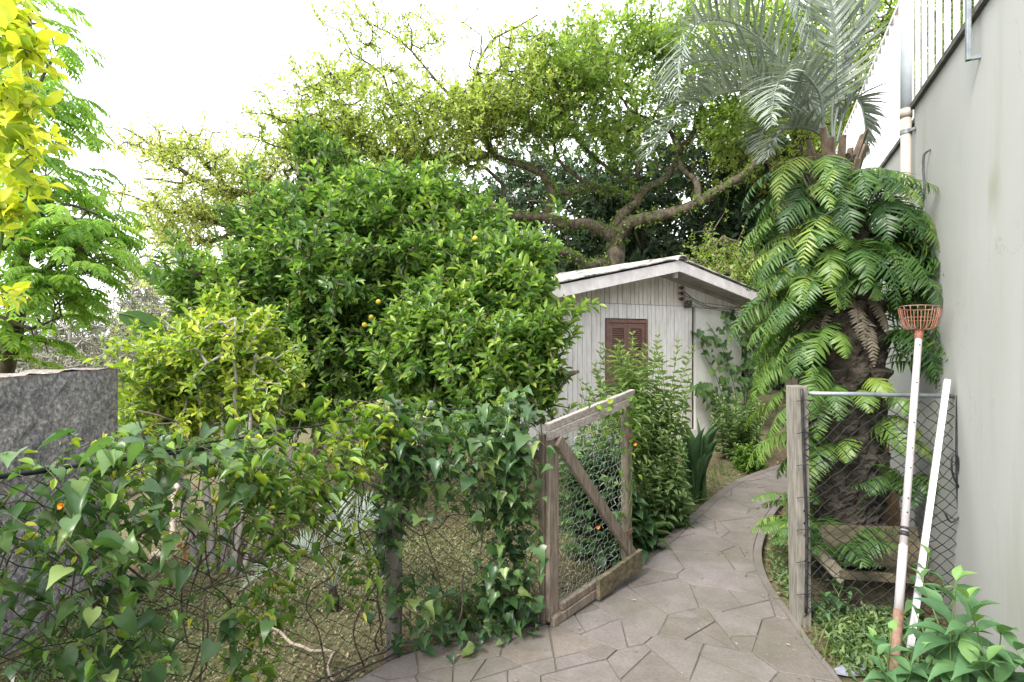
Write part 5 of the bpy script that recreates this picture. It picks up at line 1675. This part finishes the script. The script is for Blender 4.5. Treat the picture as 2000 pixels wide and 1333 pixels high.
# ------------------------------------------------------------------ plants between gate, shed and path
def stem_plant(name, label, cat, base, stems, lm, ln, wd, tpl, per, gap, group=None, stemr=.005, tint=.45, up=.5, droop=0.0, sm='greenstem', from_=.25):
    """stems: end points"""
    th = thing(name, label, cat, base, group)
    ms, mc = MB(), MB()
    for e in stems:
        b = np.asarray(base) + np.array([rng.normal(0, .08), rng.normal(0, .08), -.03])
        e = np.asarray(e, float)
        q = spline([b, b + (e - b) * .5 + np.array([rng.normal(0, .05), rng.normal(0, .05), .03]), e], .03)
        tube(ms, q, np.linspace(stemr, stemr * .35, len(q)), 6)
        L = np.linalg.norm(e - b)
        m_ = max(3, int(L * (1 - from_) / gap))
        t = np.linspace(from_, 1, m_)
        pos = np.stack([np.interp(t, np.linspace(0, 1, len(q)), q[:, k]) for k in range(3)], 1)
        pos = np.repeat(pos, per, 0)
        tt = np.repeat(t, per)
        a = np.repeat(np.arange(m_) * 1.57, per) + np.tile(np.arange(per) * 2 * math.pi / per, m_) + rng.normal(0, .45, m_ * per)
        upv = up + .9 * np.clip((tt - .75) / .25, 0, 1)
        d = np.stack([np.cos(a), np.sin(a), upv - droop * (1 - tt) + rng.normal(0, .25, len(tt))], 1)
        sz = (1.05 - .5 * np.clip((tt - .7) / .3, 0, 1)) * rng.normal(1, .13, len(tt))
        nr = UP[None] + np.stack([np.cos(a), np.sin(a), 0 * a], 1) * .1 + rdir(len(tt)) * .25
        leaves(mc, tpl, pos, d, nr, wd * sz, ln * sz, (tint + rng.normal(0, .13, len(tt)) + .3 * np.clip((tt - .8) / .2, 0, 1)).clip(0, 1))
    obj('stems', ms, M[sm], th, True)
    obj('leaves', mc, M[lm], th)
    return th
hb = np.array([1.32, 5.1, -.04])
tips = [(1165, 735), (1195, 690), (1210, 670), (1235, 655), (1250, 690), (1285, 660), (1292, 700), (1325, 670), (1345, 735)] + [(rng.uniform(1140, 1355), rng.uniform(680, 860)) for k in range(34)] + [(rng.uniform(1170, 1280), rng.uniform(672, 745)) for k in range(12)]
stem_plant('tall_herb', 'tall pale herb with narrow leaves screening the shed window', 'herb', hb, [P(a, b, 5.0 + rng.normal(0, .22)) for a, b in tips], 'herb', .105, .024, LEAF2, 3, .05, None, .0045, .5, .1, .7, from_=.4)
bb_ = np.array([1.30, 4.75, -.04])
stem_plant('leafy_bush', 'dark leafy bush on the ground between the gate and the sword-leaved clump', 'bush', bb_, [P(rng.uniform(1225, 1345), rng.uniform(840, 975), 4.7 + rng.normal(0, .15)) for k in range(24)], 'herb', .085, .036, LEAF2, 3, .04, None, .005, .2, .3, .4, from_=.15)
vb = np.array([.95, 4.3, -.04])
stem_plant('leafy_bush', 'broad-leaved green plants crowded behind the chicken wire of the gate', 'bush', vb, [P(rng.uniform(1085, 1215), rng.uniform(860, 1090), 4.2 + rng.normal(0, .2)) for k in range(120)], 'vine', .115, .085, OVATE, 2, .07, None, .004, .3, .2, .5, 'vinestem', .1)
stem_plant('leafy_bush', 'pale vine-leaved plants rising above the top rail of the gate', 'bush', np.array([.75, 4.5, -.04]), [P(rng.uniform(1130, 1225), rng.uniform(745, 830), 4.4 + rng.normal(0, .15)) for k in range(24)], 'vine', .085, .05, OVATE, 2, .07, None, .004, .6, .3, .3, 'vinestem', .5)
# ivy on the gate's hinge corner
gi = thing('gate_climber', 'thin light green climber twining over the hinge corner of the gate', 'climber', gpt(GL, 0))
mb = MB(); m_ = 150
aa = rng.uniform(.35, 1.0, m_) * GL; hh = 1.12 - np.abs(rng.normal(0, .10, m_)) + .04
kk = rng.random(m_) < .35
aa[kk] = GL - .06 + rng.normal(0, .05, kk.sum()); hh[kk] = rng.uniform(.55, 1.2, kk.sum())
pos = np.array([gpt(a, h, rng.uniform(-.06, .07)) for a, h in zip(aa, hh)])
leaves(mb, OVATE, pos, rdir(m_) - UP * .3 + GN * .3, GN + UP * .6 + rdir(m_) * .4, .032, .05, rng.uniform(.2, .75, m_))
obj('leaves', mb, M['smallvine'], gi)
mb = MB()
for k in range(5):
    q = [gpt(GL - .05 + .05 * math.sin(t * 9 + k), .1 + t * 1.05, .04 * math.cos(t * 9 + k)) for t in np.linspace(0, 1, 26)]
    tube(mb, q, .0022, 5)
obj('stems', mb, M['greenstem'], gi, True)

def blade_clump(name, label, cat, base, n, L, wd, lm, tpl=SWORD, el=(60, 88), tint=.4, spread=.06, droop=0):
    th = thing(name, label, cat, base)
    mb = MB()
    az = rng.uniform(0, 6.28, n); e = np.radians(rng.uniform(*el, n))
    d = np.stack([np.cos(az) * np.cos(e), np.sin(az) * np.cos(e), np.sin(e)], 1)
    pos = np.asarray(base) + np.stack([np.cos(az), np.sin(az), 0 * az], 1) * spread * rng.random((n, 1)) - UP * .02
    nr = UP[None] * .6 - np.stack([np.cos(az), np.sin(az), 0 * az], 1) * .6 + rdir(n) * .5
    leaves(mb, tpl, pos, d, nr, wd, L * rng.uniform(.6, 1.05, n), (tint + rng.normal(0, .15, n)).clip(0, 1))
    obj('leaves', mb, M[lm], th)
    return th
yc = G(1358, 978, -.03)
blade_clump('sword_leaf_clump', 'upright clump of dark sword-shaped leaves at the path edge before the shed', 'plant', yc, 30, .80, .034, 'sword', spread=.07, el=(74, 89), tint=.45)
blade_clump('strap_leaf_clump', 'arching strap-leaved clump low beside the lower hinge of the gate', 'plant', G(1240, 1050, -.03), 16, .32, .032, 'sword', el=(15, 60), tint=.85)
blade_clump('grassy_clump', 'grassy clump with thin arching blades beside the sword-leaved clump', 'plant', G(1290, 1000, -.03), 40, .5, .014, 'grass', BLADE, (30, 80), .4, .12)
# vine on the shed facade
fv = S(3.25, -.25, 0)
sv_ = thing('facade_vine', 'round-leaved climbing vine against the white plaster end of the shed', 'climber', fv)
ms, mc = MB(), MB()
def fac(px, py, off):
    r_ = np.array([(px - 1000) / F, 1, (HY - py) / F]); o_ = np.array([0, 0, H])
    nrm = -SV
    t = ((SC - SV * off - o_) @ nrm) / (r_ @ nrm)
    return o_ + r_ * t
vl = [[(1425, 900), (1415, 800), (1400, 740), (1375, 690), (1368, 640)], [(1440, 900), (1440, 800), (1425, 720), (1400, 660), (1380, 630)], [(1450, 850), (1455, 740), (1450, 680), (1430, 640), (1425, 620)], [(1420, 870), (1395, 790), (1370, 760), (1350, 760)], [(1455, 800), (1470, 700), (1475, 650)]]
for q in vl:
    c = spline([fac(a, b, .06 + .06 * rng.random()) for a, b in q], .04)
    tube(ms, c, np.linspace(.009, .004, len(c)), 6)
    m_ = 60
    i_ = rng.integers(len(c) // 4, len(c), m_)
    pos = c[i_] + rng.normal(0, .10, (m_, 3)) * np.array([1, .5, 1]) - SV * rng.uniform(.02, .14, (m_, 1))
    leaves(mc, HEART, pos, rdir(m_) * .6 - UP * .6 - SV * .3, -SV * .8 + UP * .6 + rdir(m_) * .3, .15 * rng.uniform(.6, 1.15, m_), .14 * rng.uniform(.6, 1.15, m_), rng.uniform(.3, .8, m_))
obj('stems', ms, M['greenstem'], sv_, True)
obj('leaves', mc, M['vine'], sv_)
stem_plant('leafy_bush', 'mixed low green bush under the round-leaved vine at the shed foot', 'bush', np.array([3.05, 7.5, -.04]), [P(rng.uniform(1385, 1490), rng.uniform(770, 890), 7.4 + rng.normal(0, .3)) for k in range(44)], 'herb', .10, .035, LEAF2, 3, .05, None, .006, .3, .3, .3, from_=.15)
stem_plant('leafy_bush', 'small white-flecked bush at the bend of the stone path', 'bush', np.array([2.9, 6.95, -.04]), [P(rng.uniform(1430, 1490), rng.uniform(860, 905), 6.9 + rng.normal(0, .15)) for k in range(26)], 'smallvine', .06, .03, LEAF2, 3, .03, None, .004, .25, .3, .2, from_=.1)

# ------------------------------------------------------------------ broad-leaved herbs at the lower right
gb = 'broad-leaved herbs in front of the plaster wall'
def broad(label, base, tips_, ln):
    return stem_plant('broad_leaved_herb', label, 'herb', np.asarray(base, float), tips_, 'broad', ln, ln * .5, OVATE, 2, .065, gb, .006, .42, .25, .45, 'greenstem', .25)
broad('tallest broad-leaved herb, its shoots reaching over the foot of the white pole', (1.80, 2.20, -.04), [P(1868, 1135, 2.2), P(1905, 1215, 2.15), P(1955, 1240, 2.1), P(1840, 1190, 2.3), P(1890, 1170, 2.0), P(1930, 1290, 1.95)], .165)
broad('low broad-leaved herb surrounding the rusty foot of the fruit picker', (1.50, 2.30, -.04), [P(1740, 1235, 2.3), P(1715, 1280, 2.2), P(1790, 1275, 2.2), P(1710, 1250, 2.35)], .12)
broad('large broad-leaved herb hugging the plaster wall, farthest from the path', (1.92, 2.02, -.04), [P(1985, 1270, 2.05), P(2010, 1300, 2.0), P(1925, 1310, 2.0)], .16)
broad('short broad-leaved herb below the end of the mesh panel', (2.10, 2.75, -.04), [P(1800, 1130, 2.9), P(1815, 1085, 2.95), P(1790, 1200, 2.8)], .12)
broad('leafy weed with broad leaves at the foot of the grey square post', (1.85, 3.3, -.04), [P(1625, 1140, 3.35), P(1650, 1110, 3.4), P(1610, 1170, 3.3), P(1660, 1170, 3.35)], .12)

# ------------------------------------------------------------------ little palm, sticks on the lawn
sp = G(650, 1190, -.04)
lp = thing('small_palm', 'small young palm with thin grey-green fronds growing on the lawn', 'palm', sp)
mb = MB(); tube(mb, [sp - UP * .03, sp + UP * .06, sp + UP * .13], [.04, .035, .022], 10, rough=.15); obj('stem', mb, M['palmtrunk'], lp, True)
for az, el0, el1, L in ((30, 80, 10, .6), (60, 75, 20, .62), (100, 85, 40, .6), (150, 70, -30, .5), (200, 60, -50, .55), (240, 75, 0, .5), (330, 70, 0, .55), (10, 65, -10, .5)):
    mb = MB(); frond(mb, arc(sp + UP * .1, az, el0, el1, L, 14, 1.4), 22, .2, .009, prof_palm, 50, 22, .45, .2, BLADE, .5, .005); obj('frond', mb, M['palmleaf'], lp)
mb = MB(); tube(mb, spline([G(480, 1205, .0), G(545, 1235, .02), G(590, 1268, .02), G(655, 1273, .0)], .04, .004), .008, 6, rough=.1); tube(mb, spline([G(655, 1273), G(640, 1300), G(650, 1330)], .04, .004), .006, 6)
obj('fallen_stick', mb, M['stick'], smooth=True, loc=G(560, 1240), label='thin crooked dry stick lying on the lawn below the small palm', cat='stick')
mb = MB()
tube(mb, spline([G(235, 1130, -.03), G(290, 1120, .15), G(300, 1090, .4), G(330, 1060, .7), P(345, 930, 2.9)], .05, .008), np.linspace(.02, .012, len(spline([G(235, 1130, -.03), G(290, 1120, .15), G(300, 1090, .4), G(330, 1060, .7), P(345, 930, 2.9)], .05))), 8, rough=.08)
obj('bare_stem', mb, M['stick'], smooth=True, loc=G(290, 1150), label='pale bare woody stem rising behind the heart-leaved vine', cat='stem')

# ------------------------------------------------------------------ stuff: ground cover, grass, litter
n = 95000
x, y = rng.uniform(-2.55, .6, n), rng.uniform(1.2, 6.2, n)
fl_ = np.interp(x, [-2.2, -1.5, -.61, .2], [.85, 1.68, 2.89, 3.2])
k = (y > fl_ - .05) & ~inside_path(x, y) & (rng.random(n) < .35 + .65 * (np.sin(x * 3.1 + 1) * np.sin(y * 2.7) > -.25))
x, y = x[k], y[k]; n = len(x)
mb = MB()
leaves(mb, RHOMB, np.stack([x, y, gz(x, y) + rng.uniform(.0, .02, n)], 1), rdir(n) + UP * .35, UP[None] + rdir(n) * .6, rng.uniform(.006, .014, n), rng.uniform(.012, .03, n), rng.random(n))
obj('ground_cover', mb, M['cover'], kind='stuff')
n = 26000
x, y = rng.uniform(-2.5, 4, n), rng.uniform(1.0, 8.5, n)
k = ~inside_path(x, y) & (x < WQ[0] + .432 * (y - 3.23) - .05)
edge = np.min(np.hypot(x[:, None] - np.concatenate([PL, PR])[None, ::2, 0], y[:, None] - np.concatenate([PL, PR])[None, ::2, 1]), axis=1)
k &= rng.random(n) < np.where(edge < .3, 1, .35)
x, y = x[k], y[k]; n = len(x)
mb = MB()
leaves(mb, RHOMB, np.stack([x, y, gz(x, y) + rng.uniform(.002, .022, n)], 1), rdir(n) * np.array([1, 1, .25]), UP[None] + rdir(n) * .4, rng.uniform(.006, .02, n), rng.uniform(.02, .06, n), rng.random(n))
nb2 = 120
t = rng.integers(8, 66, nb2); f = rng.uniform(.05, .95, nb2)
q = PL[t] * (1 - f)[:, None] + PR[t] * f[:, None]
leaves(mb, RHOMB, np.concatenate([q, np.full((nb2, 1), .012)], 1), rdir(nb2) * np.array([1, 1, .1]), UP[None] + rdir(nb2) * .15, .012, rng.uniform(.015, .04, nb2), rng.uniform(.5, 1, nb2))
obj('leaf_litter', mb, M['litter'], kind='stuff')
mb = MB()
def tuft(cx, cy, n, L, s=.05, tt=.4):
    a = rng.uniform(0, 6.28, n); e = rng.uniform(.7, 1.5, n)
    d = np.stack([np.cos(a) * np.cos(e), np.sin(a) * np.cos(e), np.sin(e)], 1)
    pos = np.array([cx, cy, float(gz(cx, cy))]) + rng.normal(0, s, (n, 3)) * np.array([1, 1, .0])
    leaves(mb, BLADE, pos, d, rdir(n), rng.uniform(.004, .009, n), L * rng.uniform(.5, 1.1, n), (tt + rng.normal(0, .15, n)).clip(0, 1))
for k in range(40):
    s = rng.uniform(.05, .5)
    p = fpt(np.array([s]), np.array([0.0]), np.array([rng.uniform(-.22, -.04)]))[0][0]
    tuft(p[0], p[1], 14, .26, .03, .35)
for k in range(60):
    t = rng.integers(38, 66); p = PL[t] + np.array([-rng.uniform(.06, .7), rng.uniform(0, .2)])
    if p[1] > 3.9: tuft(p[0], p[1], 10, .11, .04, .4)
for k in range(26):
    p = G(rng.uniform(1600, 1790), rng.uniform(1180, 1290))
    tuft(p[0], p[1], 9, .10, .05, .5)
obj('grass', mb, M['grass'], kind='stuff')
# low weeds
mb = MB()
n = 2600
px, py = rng.uniform(1590, 1800, n), rng.uniform(1190, 1310, n)
q = np.array([G(a, b) for a, b in zip(px, py)])
k = ~inside_path(q[:, 0] - .06, q[:, 1]) & (px > 1590 + (py - 1200) * .62)
q = q[k]
n = 900
px, py = rng.uniform(40, 330, n), rng.uniform(1180, 1330, n)
q2 = np.array([G(a, b) for a, b in zip(px, py)])
n = 700
px, py = rng.uniform(1240, 1390, n), rng.uniform(950, 1070, n)
q3 = np.array([G(a, b) for a, b in zip(px, py)]); q3 = q3[~inside_path(q3[:, 0] + .05, q3[:, 1])]
n = 500
px, py = rng.uniform(1505, 1570, n), rng.uniform(1040, 1180, n)
q4 = np.array([G(a, b) for a, b in zip(px, py)]); q4 = q4[~inside_path(q4[:, 0] - .05, q4[:, 1])]
q = np.concatenate([q, q2, q3, q4])
n = len(q)
q[:, 2] = gz(q[:, 0], q[:, 1]) + rng.uniform(.005, .06, n)
leaves(mb, LEAF2, q, rdir(n) + UP * .4, UP[None] + rdir(n) * .4, rng.uniform(.012, .022, n), rng.uniform(.025, .05, n), rng.random(n) * .7)
obj('weeds', mb, M['herb'], kind='stuff')
